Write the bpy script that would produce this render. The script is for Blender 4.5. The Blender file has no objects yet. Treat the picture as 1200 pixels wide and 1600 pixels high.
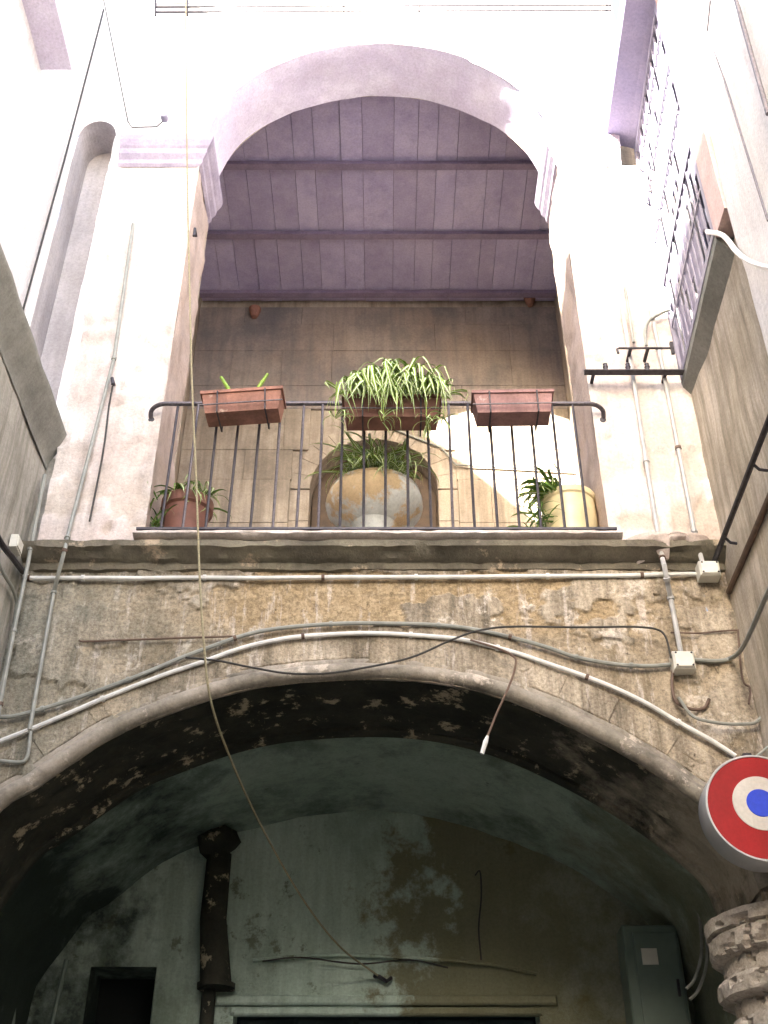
import bpy, math, random
from mathutils import Vector, Matrix, noise
R = math.radians
C = bpy.context.scene.collection
sc = bpy.context.scene

# ------------------------------------------------------------------ camera, sky, sun
TH = R(36.0); CT, ST = math.cos(TH), math.sin(TH); F = 1793.0; CZ = 1.6
cd = bpy.data.cameras.new('camera'); cam = bpy.data.objects.new('camera', cd); C.objects.link(cam)
cam.location = (0, 0, CZ); cam.rotation_euler = (R(90) + TH, 0, 0)
cd.sensor_fit = 'VERTICAL'; cd.sensor_height = 36.0; cd.lens = F / 1600 * 36.0
cd.clip_start = 0.05; cd.clip_end = 500
sc.camera = cam

SUN = Vector((-0.39, -1.0, 0.42)).normalized()          # towards the sun
w = bpy.data.worlds.new('World'); sc.world = w; w.use_nodes = True
nt = w.node_tree; nt.nodes.clear()
sky = nt.nodes.new('ShaderNodeTexSky'); sky.sky_type = 'NISHITA'; sky.sun_disc = False
sky.sun_elevation = math.asin(SUN.z); sky.sun_rotation = math.atan2(SUN.x, SUN.y)
sky.dust_density = 2.5; sky.air_density = 1.0
bg = nt.nodes.new('ShaderNodeBackground'); bg.inputs[1].default_value = 0.15
wo = nt.nodes.new('ShaderNodeOutputWorld')
nt.links.new(sky.outputs[0], bg.inputs[0]); nt.links.new(bg.outputs[0], wo.inputs[0])
sd = bpy.data.lights.new('sun', 'SUN'); sd.energy = 5.0; sd.angle = R(0.5); sd.color = (1, .95, .86)
so = bpy.data.objects.new('sun', sd); C.objects.link(so); so.location = SUN * 30
so.rotation_euler = SUN.to_track_quat('Z', 'Y').to_euler()
sc.view_settings.view_transform = 'Standard'; sc.view_settings.look = 'None'
sc.view_settings.exposure = 3.35; sc.view_settings.gamma = 1; sc.view_settings.use_curve_mapping = False
sc.cycles.max_bounces = 10; sc.cycles.diffuse_bounces = 7

# ------------------------------------------------------------------ helpers
rnd = random.Random(7)
def ray(u, v):
    x = (u - 600) / F; y = (800 - v) / F
    return Vector((x, CT - y * ST, ST + y * CT))
def UY(u, v, Y):                                         # a point of the plane Y
    d = ray(u, v); return Vector((0, 0, CZ)) + d * (Y / d.y)
def UX(u, v, X):
    d = ray(u, v); return Vector((0, 0, CZ)) + d * (X / d.x)

class MB:
    def __init__(s): s.v = []; s.f = []; s.m = []
    def add(s, vs, fs, mi=0):
        b = len(s.v); s.v += [Vector(p) for p in vs]
        for f in fs: s.f.append(tuple(b + i for i in f)); s.m.append(mi)
        return s
    def box(s, a, b, mi=0):
        x0, y0, z0 = a; x1, y1, z1 = b
        return s.add([(x0,y0,z0),(x1,y0,z0),(x1,y1,z0),(x0,y1,z0),(x0,y0,z1),(x1,y0,z1),(x1,y1,z1),(x0,y1,z1)],
                     [(0,3,2,1),(4,5,6,7),(0,1,5,4),(1,2,6,5),(2,3,7,6),(3,0,4,7)], mi)
    def bbox(s, a, b, e=.006, mi=0):                      # box with chamfered front (-Y) edges
        x0, y0, z0 = a; x1, y1, z1 = b; e = min(e, (x1-x0)/3, (z1-z0)/3)
        return s.add([(x0+e,y0,z0+e),(x1-e,y0,z0+e),(x1-e,y0,z1-e),(x0+e,y0,z1-e),
                      (x0,y0+e,z0),(x1,y0+e,z0),(x1,y0+e,z1),(x0,y0+e,z1),
                      (x0,y1,z0),(x1,y1,z0),(x1,y1,z1),(x0,y1,z1)],
                     [(0,1,2,3),(4,5,1,0),(5,6,2,1),(6,7,3,2),(7,4,0,3),(8,9,5,4),(9,10,6,5),(10,11,7,6),(11,8,4,7),(11,10,9,8)], mi)
    def prism(s, poly, axis, a, b, mi=0):                 # polygon extruded along an axis
        n = len(poly)
        def P(p, t):
            return {'x': (t, p[0], p[1]), 'y': (p[0], t, p[1]), 'z': (p[0], p[1], t)}[axis]
        vs = [P(p, a) for p in poly] + [P(p, b) for p in poly]
        return s.add(vs, [tuple(range(n)), tuple(range(2*n-1, n-1, -1))] + [(i, n+i, n+(i+1) % n, (i+1) % n) for i in range(n)], mi)
    def tube(s, pts, r, n=8, mi=0, cap=True):
        pts = [Vector(p) for p in pts]; rr = r if isinstance(r, (list, tuple)) else [r]*len(pts)
        T = []
        for i in range(len(pts)):
            T.append((pts[min(i+1, len(pts)-1)] - pts[max(i-1, 0)]).normalized())
        N = T[0].orthogonal().normalized(); vs = []
        for i, p in enumerate(pts):
            N = (N - T[i]*N.dot(T[i]))
            N = N.normalized() if N.length > 1e-6 else T[i].orthogonal().normalized()
            B = T[i].cross(N)
            for k in range(n):
                a = 2*math.pi*k/n; vs.append(p + (N*math.cos(a) + B*math.sin(a))*rr[i])
        fs = []
        for i in range(len(pts)-1):
            for k in range(n):
                a = i*n+k; b = i*n+(k+1) % n; fs.append((a, b, b+n, a+n))
        if cap: fs += [tuple(range(n-1, -1, -1)), tuple(range((len(pts)-1)*n, len(pts)*n))]
        return s.add(vs, fs, mi)
    def lathe(s, prof, c=(0,0,0), n=32, axis='z', mi=0, a0=0, a1=2*math.pi):
        c = Vector(c); full = abs(a1-a0-2*math.pi) < 1e-6; m = n if full else n+1; vs = []
        for r, h in prof:
            for k in range(m):
                a = a0+(a1-a0)*k/n
                q = (r*math.cos(a), r*math.sin(a), h) if axis == 'z' else (r*math.cos(a), h, r*math.sin(a))
                vs.append(c + Vector(q))
        fs = []
        for i in range(len(prof)-1):
            for k in range(n):
                a = i*m+k; b = i*m+((k+1) % m); fs.append((a, b, b+m, a+m) if axis == 'z' else (a+m, b+m, b, a))
        return s.add(vs, fs, mi)
    def sweep(s, curve, prof, closed=False, mi=0, caps=True):
        """profile points (outward normal in XZ, y offset) swept along an XZ curve of (x, z, nx, nz, y)"""
        n = len(prof); vs = []
        for x, z, nx, nz, y in curve:
            for o, dy in prof: vs.append((x + nx*o, y + dy, z + nz*o))
        fs = []
        for i in range(len(curve)-1):
            for k in range(n if closed else n-1):
                a = i*n+k; b = i*n+(k+1) % n; fs.append((a, a+n, b+n, b))
        if closed and caps: fs += [tuple(range(n)), tuple(range(len(vs)-1, len(vs)-n-1, -1))]
        return s.add(vs, fs, mi)
    def mesh(s, name, mats, smooth=False):
        me = bpy.data.meshes.new(name); me.from_pydata([tuple(p) for p in s.v], [], s.f)
        for m in (mats if isinstance(mats, (list, tuple)) else [mats]): me.materials.append(m)
        if any(s.m): me.polygons.foreach_set('material_index', s.m)
        if smooth:
            me.polygons.foreach_set('use_smooth', [True]*len(me.polygons))
            if smooth != 'all':
                try: me.set_sharp_from_angle(angle=R(40))
                except Exception: pass
        me.update(); return me
    def build(s, name, mats, parent=None, smooth=False, label=None):
        if parent is None:
            c = sum(s.v, Vector())/len(s.v); s.v = [p-c for p in s.v]
        o = link(name, s.mesh(name, mats, smooth), parent)
        if parent is None: o.location = c
        if label: o['label'] = label
        return o

def wm(o):
    m = o.matrix_basis.copy()
    if o.parent: m = wm(o.parent) @ o.matrix_parent_inverse @ m
    return m
def link(name, me, parent=None, label=None):
    o = bpy.data.objects.new(name, me); C.objects.link(o)
    if parent: o.parent = parent; o.matrix_parent_inverse = wm(parent).inverted()
    if label: o['label'] = label
    return o
def tag(o, label, cat, group=None, kind=None):
    o['label'] = label
    if cat: o['category'] = cat
    if group: o['group'] = group
    if kind: o['kind'] = kind
    return o
def thing(name, label, cat, loc=(0,0,0), group=None):
    o = bpy.data.objects.new(name, None); C.objects.link(o); o.location = loc; o.empty_display_size = .1
    return tag(o, label, cat, group)
def smooth_path(P, k=8):                                  # Catmull-Rom
    P = [Vector(p) for p in P]; Q = [P[0]*2-P[1]] + P + [P[-1]*2-P[-2]]; out = []
    for i in range(1, len(Q)-2):
        a, b, c, d = Q[i-1], Q[i], Q[i+1], Q[i+2]
        for j in range(k):
            t = j/k; out.append(.5*((2*b)+(c-a)*t+(2*a-5*b+4*c-d)*t*t+(3*b-a-3*c+d)*t**3))
    out.append(Q[-2]); return out
def fbm(x, y, z=0, o=4): return noise.fractal(Vector((x, y, z)), 1.0, 2.0, o)
def sstep(a, b, x):
    t = max(0, min(1, (x-a)/(b-a))); return t*t*(3-2*t)

# ------------------------------------------------------------------ materials
def nodes(name):
    m = bpy.data.materials.new(name); m.use_nodes = True; t = m.node_tree
    return m, t, t.nodes['Principled BSDF']
def N(t, k, **kw):
    n = t.nodes.new(k)
    for a, b in kw.items(): setattr(n, a, b)
    return n
def tex(t, scale, sxyz=(1,1,1), detail=6, rough=.6, kind='noise', off=0):
    co = N(t, 'ShaderNodeNewGeometry'); mp = N(t, 'ShaderNodeMapping')
    mp.inputs['Scale'].default_value = sxyz; mp.inputs['Location'].default_value = (off, off*1.7, off*.6)
    t.links.new(co.outputs['Position'], mp.inputs['Vector'])
    if kind == 'noise':
        n = N(t, 'ShaderNodeTexNoise'); n.inputs['Scale'].default_value = scale
        n.inputs['Detail'].default_value = detail; n.inputs['Roughness'].default_value = rough
    else:
        n = N(t, 'ShaderNodeTexVoronoi'); n.inputs['Scale'].default_value = scale
    t.links.new(mp.outputs[0], n.inputs['Vector'])
    return n.outputs[0]
def ramp(t, src, stops):
    r = N(t, 'ShaderNodeValToRGB'); e = r.color_ramp.elements
    while len(e) < len(stops): e.new(.5)
    for i, (p, c) in enumerate(stops):
        e[i].position = p; e[i].color = (c, c, c, 1) if not isinstance(c, (tuple, list)) else (*c, 1)
    t.links.new(src, r.inputs[0]); return r.outputs[0]
def mix(t, fac, a, b, mode='MIX'):
    m = N(t, 'ShaderNodeMix', data_type='RGBA', blend_type=mode)
    for s, v in ((m.inputs[0], fac), (m.inputs[6], a), (m.inputs[7], b)):
        if hasattr(v, 'links') or hasattr(v, 'is_linked'): t.links.new(v, s)
        elif isinstance(v, (int, float)): s.default_value = v
        else: s.default_value = (*v, 1)
    return m.outputs[2]
def bump(t, b, src, strength=.4, dist=.01):
    n = N(t, 'ShaderNodeBump'); n.inputs['Strength'].default_value = strength; n.inputs['Distance'].default_value = dist
    t.links.new(src, n.inputs['Height']); t.links.new(n.outputs[0], b.inputs['Normal']); return n
def wallmat(name, a, b, stain, amount=.6, streak=.5, bs=.5, scale=1.6, spots=None, rough=.9, peel=None, off=0, grain=.25, pits=None, side_tint=None, wash=None):
    """weathered plaster or stone: two tones, rain streaks down the wall, stains, grain; peel = colour where the relief attribute is high"""
    m, t, p = nodes(name)
    c = mix(t, ramp(t, tex(t, scale, off=off), [(.38, 0), (.62, 1)]), a, b)
    st = ramp(t, tex(t, 2.2, (5.5, 5.5, .45), 5, .65, off=off+3), [(.42, 0), (.68, streak)])
    c = mix(t, st, c, stain)
    big = ramp(t, tex(t, scale*.7, detail=8, rough=.7, off=off+7), [(.48, 0), (.66, amount)])
    c = mix(t, big, c, stain)
    if peel:
        at = N(t, 'ShaderNodeAttribute', attribute_name='peel')
        pc = mix(t, ramp(t, tex(t, 9, detail=8, rough=.75, off=off+1), [(.35, 0), (.65, 1)]), peel[0], peel[1])
        pc = mix(t, ramp(t, tex(t, 30, detail=5, rough=.7), [(.5, 0), (.72, .7)]), pc, peel[2])
        c = mix(t, at.outputs['Fac'], c, pc)
    if spots:
        c = mix(t, ramp(t, tex(t, spots[1], detail=7, rough=.72, off=off+5), [(spots[2], 0), (spots[2]+.05, 1)]), c, spots[0])
    if wash:                                              # pale limewash runs left on the wall
        c = mix(t, ramp(t, tex(t, 3.0, (5.0, 5.0, .55), 8, .75, off=off+17), [(wash[1], 0), (wash[1]+.07, wash[2])]), c, wash[0])
    if pits:
        c = mix(t, ramp(t, tex(t, pits[1], (1, 1, .7), 9, .8, off=off+9), [(pits[2], 0), (pits[2]+.07, pits[3])]), c, pits[0])
    for dm in (side_tint or ()):                               # tint creeping in from one side, ragged edge
        ge = N(t, 'ShaderNodeNewGeometry'); sx = N(t, 'ShaderNodeSeparateXYZ'); t.links.new(ge.outputs['Position'], sx.inputs[0])
        ad = N(t, 'ShaderNodeMath', operation='ADD'); t.links.new(sx.outputs[0], ad.inputs[0])
        mu = N(t, 'ShaderNodeMath', operation='MULTIPLY'); t.links.new(tex(t, 2.4, detail=9, rough=.7, off=off+13), mu.inputs[0]); mu.inputs[1].default_value = 3.2
        t.links.new(mu.outputs[0], ad.inputs[1])
        mr = N(t, 'ShaderNodeMapRange'); t.links.new(ad.outputs[0], mr.inputs[0])
        mr.inputs[1].default_value = dm[1]; mr.inputs[2].default_value = dm[2]; mr.inputs[3].default_value = dm[3]; mr.inputs[4].default_value = 0
        c = mix(t, mr.outputs[0], c, dm[0])
    fine = tex(t, 55, detail=6, rough=.75, off=off)
    g = ramp(t, fine, [(.3, 1-grain), (.6, 1.0)])
    c = mix(t, 1.0, c, g, 'MULTIPLY')
    t.links.new(c, p.inputs['Base Color']); p.inputs['Roughness'].default_value = rough
    p.inputs['Specular IOR Level'].default_value = .2
    mx = mix(t, .5, tex(t, 14, detail=9, rough=.7, off=off), fine)
    bump(t, p, mx, bs, .012)
    return m
def flat(name, col, rough=.6, metal=0, var=.2, scale=20, bs=.1, spec=.4):
    m, t, p = nodes(name)
    c = mix(t, ramp(t, tex(t, scale, detail=6), [(.35, 0), (.68, 1)]), col, tuple(x*(1-var) for x in col))
    t.links.new(c, p.inputs['Base Color']); p.inputs['Roughness'].default_value = rough
    p.inputs['Metallic'].default_value = metal; p.inputs['Specular IOR Level'].default_value = spec
    bump(t, p, tex(t, scale*3), bs, .004); return m

M = {}
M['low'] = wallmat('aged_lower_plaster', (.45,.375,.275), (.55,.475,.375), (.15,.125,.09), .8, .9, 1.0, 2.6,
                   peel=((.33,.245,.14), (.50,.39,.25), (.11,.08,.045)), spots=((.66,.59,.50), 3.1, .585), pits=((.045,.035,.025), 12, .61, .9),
                   side_tint=[((.24,.25,.21), -.75, .7, .75)], wash=((.70,.63,.57), .55, .55), grain=.6)  # grey-green tint grows towards the left end
M['pier'] = wallmat('pier_limewash', (.74,.69,.66), (.62,.53,.50), (.40,.34,.30), .4, .55, .6, 2.2, peel=((.42,.33,.25),(.52,.43,.33),(.24,.19,.14)), pits=((.14,.11,.09), 15, .655, .8))
M['impost'] = wallmat('lilac_impost_stone', (.40,.36,.47), (.52,.47,.57), (.26,.23,.30), .4, .2, .5, 5)
M['white'] = wallmat('white_limewash', (.80,.78,.77), (.74,.72,.72), (.52,.48,.48), .3, .4, .5, 1.4, pits=((.10,.09,.10), 11, .69, .9))
M['leftwall'] = wallmat('grey_side_plaster', (.40,.385,.345), (.52,.49,.46), (.17,.17,.135), .7, .75, .6, 1.4, off=11)
M['rightwall'] = wallmat('ochre_side_plaster', (.52,.46,.36), (.62,.56,.48), (.25,.215,.16), .6, .9, .6, 1.4, off=23)
M['cornice'] = wallmat('cornice_stone', (.22,.20,.15), (.17,.15,.12), (.07,.065,.05), .7, .3, .8, 3.0, spots=((.42,.34,.25), 4, .59), pits=((.04,.035,.03), 14, .62, .8))
M['mould'] = wallmat('moulding_stone', (.28,.255,.21), (.40,.355,.30), (.09,.08,.065), .8, .2, .8, 4.0, spots=((.55,.48,.41), 6, .57), pits=((.05,.04,.03), 16, .62, .8))
M['soot'] = wallmat('sooty_arch_soffit', (.035,.036,.028), (.07,.066,.05), (.018,.02,.015), .6, .2, .8, 3.0, spots=((.40,.34,.24), 5.5, .575), side_tint=[((.42,.37,.29), 3.35, 2.75, .85)], off=4)  # paler tone grows towards the right springing
M['vault'] = wallmat('vault_plaster_left_shade', (.32,.41,.34), (.40,.49,.42), (.09,.12,.09), .85, .3, .7, 1.6, pits=((.03,.04,.03), 5, .62, .8),
                     side_tint=[((.03,.042,.034), -.35, .55, .95), ((.17,.16,.10), 3.5, 2.7, .7)], off=9)  # first tint paints the unlit left side dark, second is brown staining
M['vaultback'] = wallmat('grey_plaster_left_shade', (.46,.58,.50), (.54,.66,.58), (.17,.21,.15), .7, .35, .5, 1.1,
                         spots=((.20,.23,.17), 2.2, .60), pits=((.03,.04,.03), 5, .63, .9), side_tint=[((.035,.05,.04), -.6, .0, .9), ((.17,.15,.075), 1.8, 1.5, .85), ((.30,.33,.27), 3.2, 2.8, .6)], off=32)  # first tint paints shade on the unlit left, the others are wall tones
M['dark'] = flat('dark_recess', (.012,.014,.012), .95)
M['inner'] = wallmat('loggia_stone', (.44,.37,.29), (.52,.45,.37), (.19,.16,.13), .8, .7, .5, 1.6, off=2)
M['innertop'] = wallmat('loggia_stone_dark', (.30,.25,.225), (.37,.32,.29), (.15,.145,.16), .75, .5, .4, 1.6, off=6)  # darker tone for the upper courses
M['reveal'] = wallmat('arch_reveal', (.60,.50,.46), (.52,.42,.36), (.34,.28,.26), .5, .3, .5, 4, off=2)
M['arch'] = wallmat('pale_lilac_arch_plaster', (.80,.77,.88), (.72,.67,.82), (.56,.48,.62), .4, .3, .5, 3.5, off=2)
M['nichep'] = wallmat('niche_plaster', (.50,.475,.50), (.56,.53,.54), (.36,.33,.33), .5, .5, .4, 2.5)
M['plank'] = wallmat('old_plank', (.40,.36,.57), (.48,.44,.66), (.62,.58,.74), .55, .3, .3, 3.5, off=1)
M['plank2'] = wallmat('old_plank_dark', (.36,.32,.51), (.43,.39,.58), (.56,.51,.66), .4, .3, .3, 3.5, off=13)
M['beam'] = wallmat('old_beam', (.25,.20,.30), (.30,.25,.36), (.16,.13,.19), .5, .1, .3, 5)
M['stone'] = wallmat('pitted_capital_stone', (.60,.54,.47), (.48,.43,.36), (.14,.12,.10), .55, .2, .9, 5, spots=((.07,.05,.05), 8, .62), grain=.4, off=3)
M['iron'] = flat('dark_iron', (.06,.055,.065), .5, .4, .5, 30, .3)
M['iron_lit'] = flat('lit_iron', (.14,.125,.14), .42, .5, .5, 60, .3)  # paler iron copy, light on handrail and some bars put into the colour
M['conduit'] = flat('white_pvc_conduit', (.72,.72,.70), .4, 0, .25, 12, .05)
M['grey_conduit'] = flat('grey_conduit', (.30,.31,.28), .5, 0, .35, 12, .05)
M['pale_conduit'] = flat('pale_grey_conduit', (.46,.46,.46), .4, 0, .3, 12, .05)
M['box'] = flat('junction_box_plastic', (.66,.65,.58), .45, 0, .15, 10, .03)
M['wire'] = flat('black_wire', (.035,.033,.03), .6, 0, .3, 30, .05)
M['brown_wire'] = flat('brown_wire', (.14,.09,.065), .6, 0, .3, 30, .05)
M['rope'] = flat('old_rope', (.34,.30,.19), .9, 0, .4, 90, .5)
M['terra'] = wallmat('terracotta', (.38,.19,.14), (.32,.165,.13), (.14,.08,.06), .5, .5, .3, 6, spots=((.45,.32,.26), 9, .62))
M['terra_dark'] = flat('brown_plastic_trough', (.22,.10,.075), .7, 0, .35, 14, .2)
M['lilac'] = wallmat('dusty_terracotta', (.34,.20,.19), (.29,.17,.165), (.15,.09,.08), .5, .5, .3, 6, spots=((.44,.34,.32), 8, .62), off=5)
M['yellow'] = flat('yellow_glazed', (.76,.66,.40), .4, 0, .3, 8, .1)
M['marble'] = wallmat('bowl_stone', (.60,.62,.58), (.68,.69,.66), (.36,.40,.37), .5, .2, .3, 5, spots=((.56,.42,.25), 2.4, .475), off=8)
M['soil'] = flat('soil', (.04,.03,.02), 1)
M['leafg'] = flat('leaf_green', (.24,.38,.035), .4, 0, .5, 25, .1)
M['leafd'] = flat('leaf_dark_green', (.08,.19,.035), .45, 0, .4, 25, .1)
M['leafw'] = flat('leaf_cream_stripe', (.80,.84,.66), .35, 0, .2, 25, .1)
M['red'] = wallmat('sign_red', (.34,.016,.018), (.29,.013,.015), (.20,.015,.014), .5, .35, .04, 4, rough=.45, spots=((.22,.17,.14), 5, .67), grain=.15)
M['signwhite'] = wallmat('sign_white', (.60,.57,.52), (.55,.52,.47), (.42,.38,.33), .4, .35, .04, 5, rough=.45, spots=((.22,.17,.14), 5, .67), grain=.15)
M['blue'] = wallmat('sign_blue', (.035,.075,.60), (.03,.065,.52), (.04,.05,.33), .3, .3, .04, 5, rough=.45, spots=((.22,.17,.14), 5, .67), grain=.15)
M['metal'] = flat('painted_metal', (.50,.50,.50), .4, .15, .2, 8, .05)
M['grille'] = flat('pale_lilac_paint', (.30,.285,.37), .6, 0, .25, 9, .15)
M['shutter'] = flat('grey_lilac_shutter', (.24,.22,.31), .7, 0, .3, 7, .15)
M['pink'] = wallmat('pink_plaster', (.62,.42,.39), (.70,.55,.53), (.5,.36,.33), .4, .4, .3, 3)
M['soffit'] = wallmat('lilac_soffit', (.30,.28,.42), (.36,.33,.46), (.22,.20,.28), .3, .1, .2, 2)
M['sill'] = wallmat('sill_stone', (.29,.29,.265), (.24,.24,.22), (.12,.12,.105), .5, .3, .4, 3)
M['tile'] = flat('pale_paving', (.42,.39,.34), .8, 0, .3, 5, .3)
M['door'] = flat('grey_green_door', (.045,.065,.065), .6, 0, .3, 5, .2)
M['wood'] = flat('dark_door_wood', (.10,.065,.04), .7, 0, .4, 12, .3)
M['cab'] = flat('cabinet_grey', (.15,.20,.17), .5, 0, .2, 6, .05)
M['glass'] = flat('dusky_glass', (.03,.035,.05), .08, 0, .1, 3, .0, spec=.7)

D = 5.5
# ------------------------------------------------------------------ ground and opposite side
g = MB(); g.box((-5.5,-9.5,-.3), (5, 9.5, -.02)); o = g.build('ground', M['tile']); tag(o, 'dark stone base of the courtyard floor', None, kind='structure')
pv = MB().bbox((-.295, 0, -.295), (.295, .04, .295), .01)
pv.v = [Vector((p.x, p.z, -p.y)) for p in pv.v]; pm = pv.mesh('paving_slab', M['tile'])
for i in range(8):
    for j in range(18):
        q = link('paving_slab', pm, o); q.location = (-1.85 + i*.6 - (.0 if j % 2 else .2), -7.4 + j*.6, .015 + rnd.uniform(-.003, .003))
        q.rotation_euler.z = rnd.choice((0, math.pi))

# ------------------------------------------------------------------ curves
lowpx = [(0,1268),(60,1228),(175,1152),(250,1120),(350,1086),(450,1067),(590,1060),(700,1070),(800,1096),(900,1139),(1000,1193),(1090,1255)]
lp = [UY(u, v, D) for u, v in lowpx]
lp = [Vector((-2.09, D, 3.42))] + lp + [Vector((1.745, D, 3.60)), Vector((1.80, D, 3.36))]
LC = smooth_path(lp, 8)
LC = [(p.x, p.z) for p in LC]
def with_normals(c, y=D):
    out = []
    for i, (x, z) in enumerate(c):
        a = c[max(i-1, 0)]; b = c[min(i+1, len(c)-1)]; tx, tz = b[0]-a[0], b[1]-a[1]; l = math.hypot(tx, tz)
        out.append((x, z, -tz/l, tx/l, y))
    return out
LCN = with_normals(LC)
def low_z(x):
    for (a, za), (b, zb) in zip(LC, LC[1:]):
        if a <= x <= b and b > a: return za + (zb-za)*(x-a)/(b-a)
    return 3.3
AX, AZ, AR = -.035, 9.06, 1.335                            # upper arch
UA = [(AX - AR*math.cos(math.pi*i/48), AZ + AR*1.01*math.sin(math.pi*i/48)) for i in range(49)]

facade = thing('loggia_facade', 'weathered courtyard front with a tall round arch above a wide blackened low arch', 'building facade', (0, D, 0))
def relief(x, z, k=1.0):
    a = fbm(x*1.1+3.1, z*1.6+.7, 0, 6)
    s = sstep(-.02, .05, a + .35*fbm(x*5, z*5, 3, 4))
    return s, (.016*(1-s) + .006*fbm(x*9, z*9, 5, 4) + .003*fbm(x*30, z*30, 9, 2)*(.4+s))*k
def facade_grid(name, cols, dz, mat, y, zone=None, parent=facade, k=1.0, nxt=None):
    """a relief sheet of columns (x, zlo, zhi)"""
    rows = max(2, int(max(c[2]-c[1] for c in cols)/dz)); mb = MB(); peel = []
    for x, z0, z1 in cols:
        for j in range(rows+1):
            z = z0 + (z1-z0)*j/rows; s, d = relief(x, z, k)
            if zone: s *= zone(x, z)
            mb.v.append(Vector((x, y-d, z))); peel.append(s)
    n = rows+1
    for i in range(len(cols)-1):
        for j in range(rows): mb.f.append((i*n+j, (i+1)*n+j, (i+1)*n+j+1, i*n+j+1)); mb.m.append(0)
    o = mb.build(name, mat, parent, True)
    at = o.data.attributes.new('peel', 'FLOAT', 'POINT'); at.data.foreach_set('value', peel); return o

# lower wall: from the arch line up to the cornice
cols = []; prev = -9
xs = sorted(set([round(-2.09 + i*.0125, 4) for i in range(int(4.1/.0125))]))
for x in xs:
    if x > 1.80: break
    cols.append((x, low_z(x)-.01, 5.20))
cols.append((1.801, 3.3, 5.20))
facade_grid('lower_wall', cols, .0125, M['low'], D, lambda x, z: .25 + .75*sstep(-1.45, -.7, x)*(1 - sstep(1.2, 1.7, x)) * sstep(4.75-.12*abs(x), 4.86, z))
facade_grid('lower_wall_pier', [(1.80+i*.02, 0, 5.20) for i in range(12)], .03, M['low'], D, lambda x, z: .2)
# soffit of the low arch (thick), front fillet, inner order
so_ = MB()
ys = [D, D+.05, D+.15, D+.28, D+.42, D+.56, D+.69]
cv = LC; n = len(ys)
dense = []
for (a, b) in zip(cv, cv[1:]):
    for k in range(3): t = k/3; dense.append((a[0]+(b[0]-a[0])*t, a[1]+(b[1]-a[1])*t))
dense.append(cv[-1]); DN = with_normals(dense); peel = []
ys = [D + .69*i/36 for i in range(37)]; n = 37
for x, z, nx, nz, _ in DN:
    for y in ys:
        d = .018*fbm(x*4+z*3, y*6, 2, 5) - (.0 if y > D+.02 else 0)
        so_.v.append(Vector((x+nx*d, y, z+nz*d)))
for i in range(len(DN)-1):
    for j in range(n-1): so_.f.append((i*n+j, i*n+j+1, (i+1)*n+j+1, (i+1)*n+j)); so_.m.append(0)
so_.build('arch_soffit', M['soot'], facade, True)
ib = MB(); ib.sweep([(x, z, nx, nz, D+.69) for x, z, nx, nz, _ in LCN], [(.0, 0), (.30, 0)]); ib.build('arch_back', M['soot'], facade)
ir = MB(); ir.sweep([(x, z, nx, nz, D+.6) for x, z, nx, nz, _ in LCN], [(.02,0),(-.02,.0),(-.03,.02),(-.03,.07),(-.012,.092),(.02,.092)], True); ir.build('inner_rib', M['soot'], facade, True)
# roll moulding round the low arch
prof = [(-.004,.01),(-.008,-.012),(.0,-.038),(.018,-.056),(.04,-.06),(.062,-.05),(.078,-.03),(.084,-.016),(.10,-.018),(.112,-.012),(.114,.012)]
rm = MB(); wob = [(x, z, nx*(1+.05*fbm(x*5, z*5, 1)), nz*(1+.05*fbm(x*5, z*5, 1)), y + .01*fbm(x*7, z*7, 4)) for x, z, nx, nz, y in DN]
rm.sweep(wob, prof); rm.build('roll_moulding', M['mould'], facade, True)
# voussoirs above the roll moulding
def seg_pt(c, t):
    i = min(int(t), len(c)-2); f = t-i; a, b = c[i], c[i+1]
    return [a[k]+(b[k]-a[k])*f for k in range(5)]
L = [0]
for a, b in zip(LCN, LCN[1:]): L.append(L[-1] + math.hypot(b[0]-a[0], b[1]-a[1]))
def at_len(s):
    for i in range(len(L)-1):
        if L[i] <= s <= L[i+1]: return seg_pt(LCN, i + (s-L[i])/(L[i+1]-L[i]))
    return LCN[-1]
s = .12; k = 0
while s < L[-1]-.55:
    wv = rnd.uniform(.24, .34); pts = [at_len(s + .002 + (wv-.004)*j/4) for j in range(5)]
    h0, h1 = .118, .118 + rnd.uniform(.14, .16); y = .008 + rnd.uniform(-.002, .003)
    mb = MB(); mb.sweep([(p[0], p[1], p[2], p[3], D) for p in pts], [(h0, .03), (h0, -y+.004), (h0+.006, -y), (h1-.006, -y), (h1, -y+.004), (h1, .03)], True)
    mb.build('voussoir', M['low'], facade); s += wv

# cornice at floor level (ragged wear along its lip) and the slab edge
def xsweep(name, prof, x0, x1, mat, parent, n=90, wear=.006, smooth=True):
    mb = MB(); m = len(prof)
    for i in range(n+1):
        x = x0+(x1-x0)*i/n
        for j, (y, z) in enumerate(prof):
            wv = fbm(x*6+j, z*9, 2, 5)*wear if 0 < j < m-1 else 0
            mb.v.append(Vector((x, y+abs(wv)*1.6, z+wv)))
    for i in range(n):
        for j in range(m-1): a = i*m+j; mb.f.append((a, a+1, a+m+1, a+m)); mb.m.append(0)
    return mb.build(name, mat, parent, smooth)
xsweep('cornice', [(D+.05,5.325),(D-.10,5.32),(D-.135,5.305),(D-.135,5.265),(D-.10,5.25),(D-.072,5.225),(D-.035,5.215),(D-.03,5.175),(D+.03,5.165)], -2.09, 1.96, M['cornice'], facade, 160, .010)
xsweep('slab_edge', [(D+.3,5.372),(D-.13,5.368),(D-.155,5.357),(D-.155,5.341),(D-.13,5.328),(D,5.32)], -1.43, 1.36, M['pier'], facade, 120, .006)
mb = MB().box((-1.95, D+.02, 5.18), (1.8, 8.6, 5.362)); mb.build('loggia_floor', M['tile'], facade)

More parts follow.
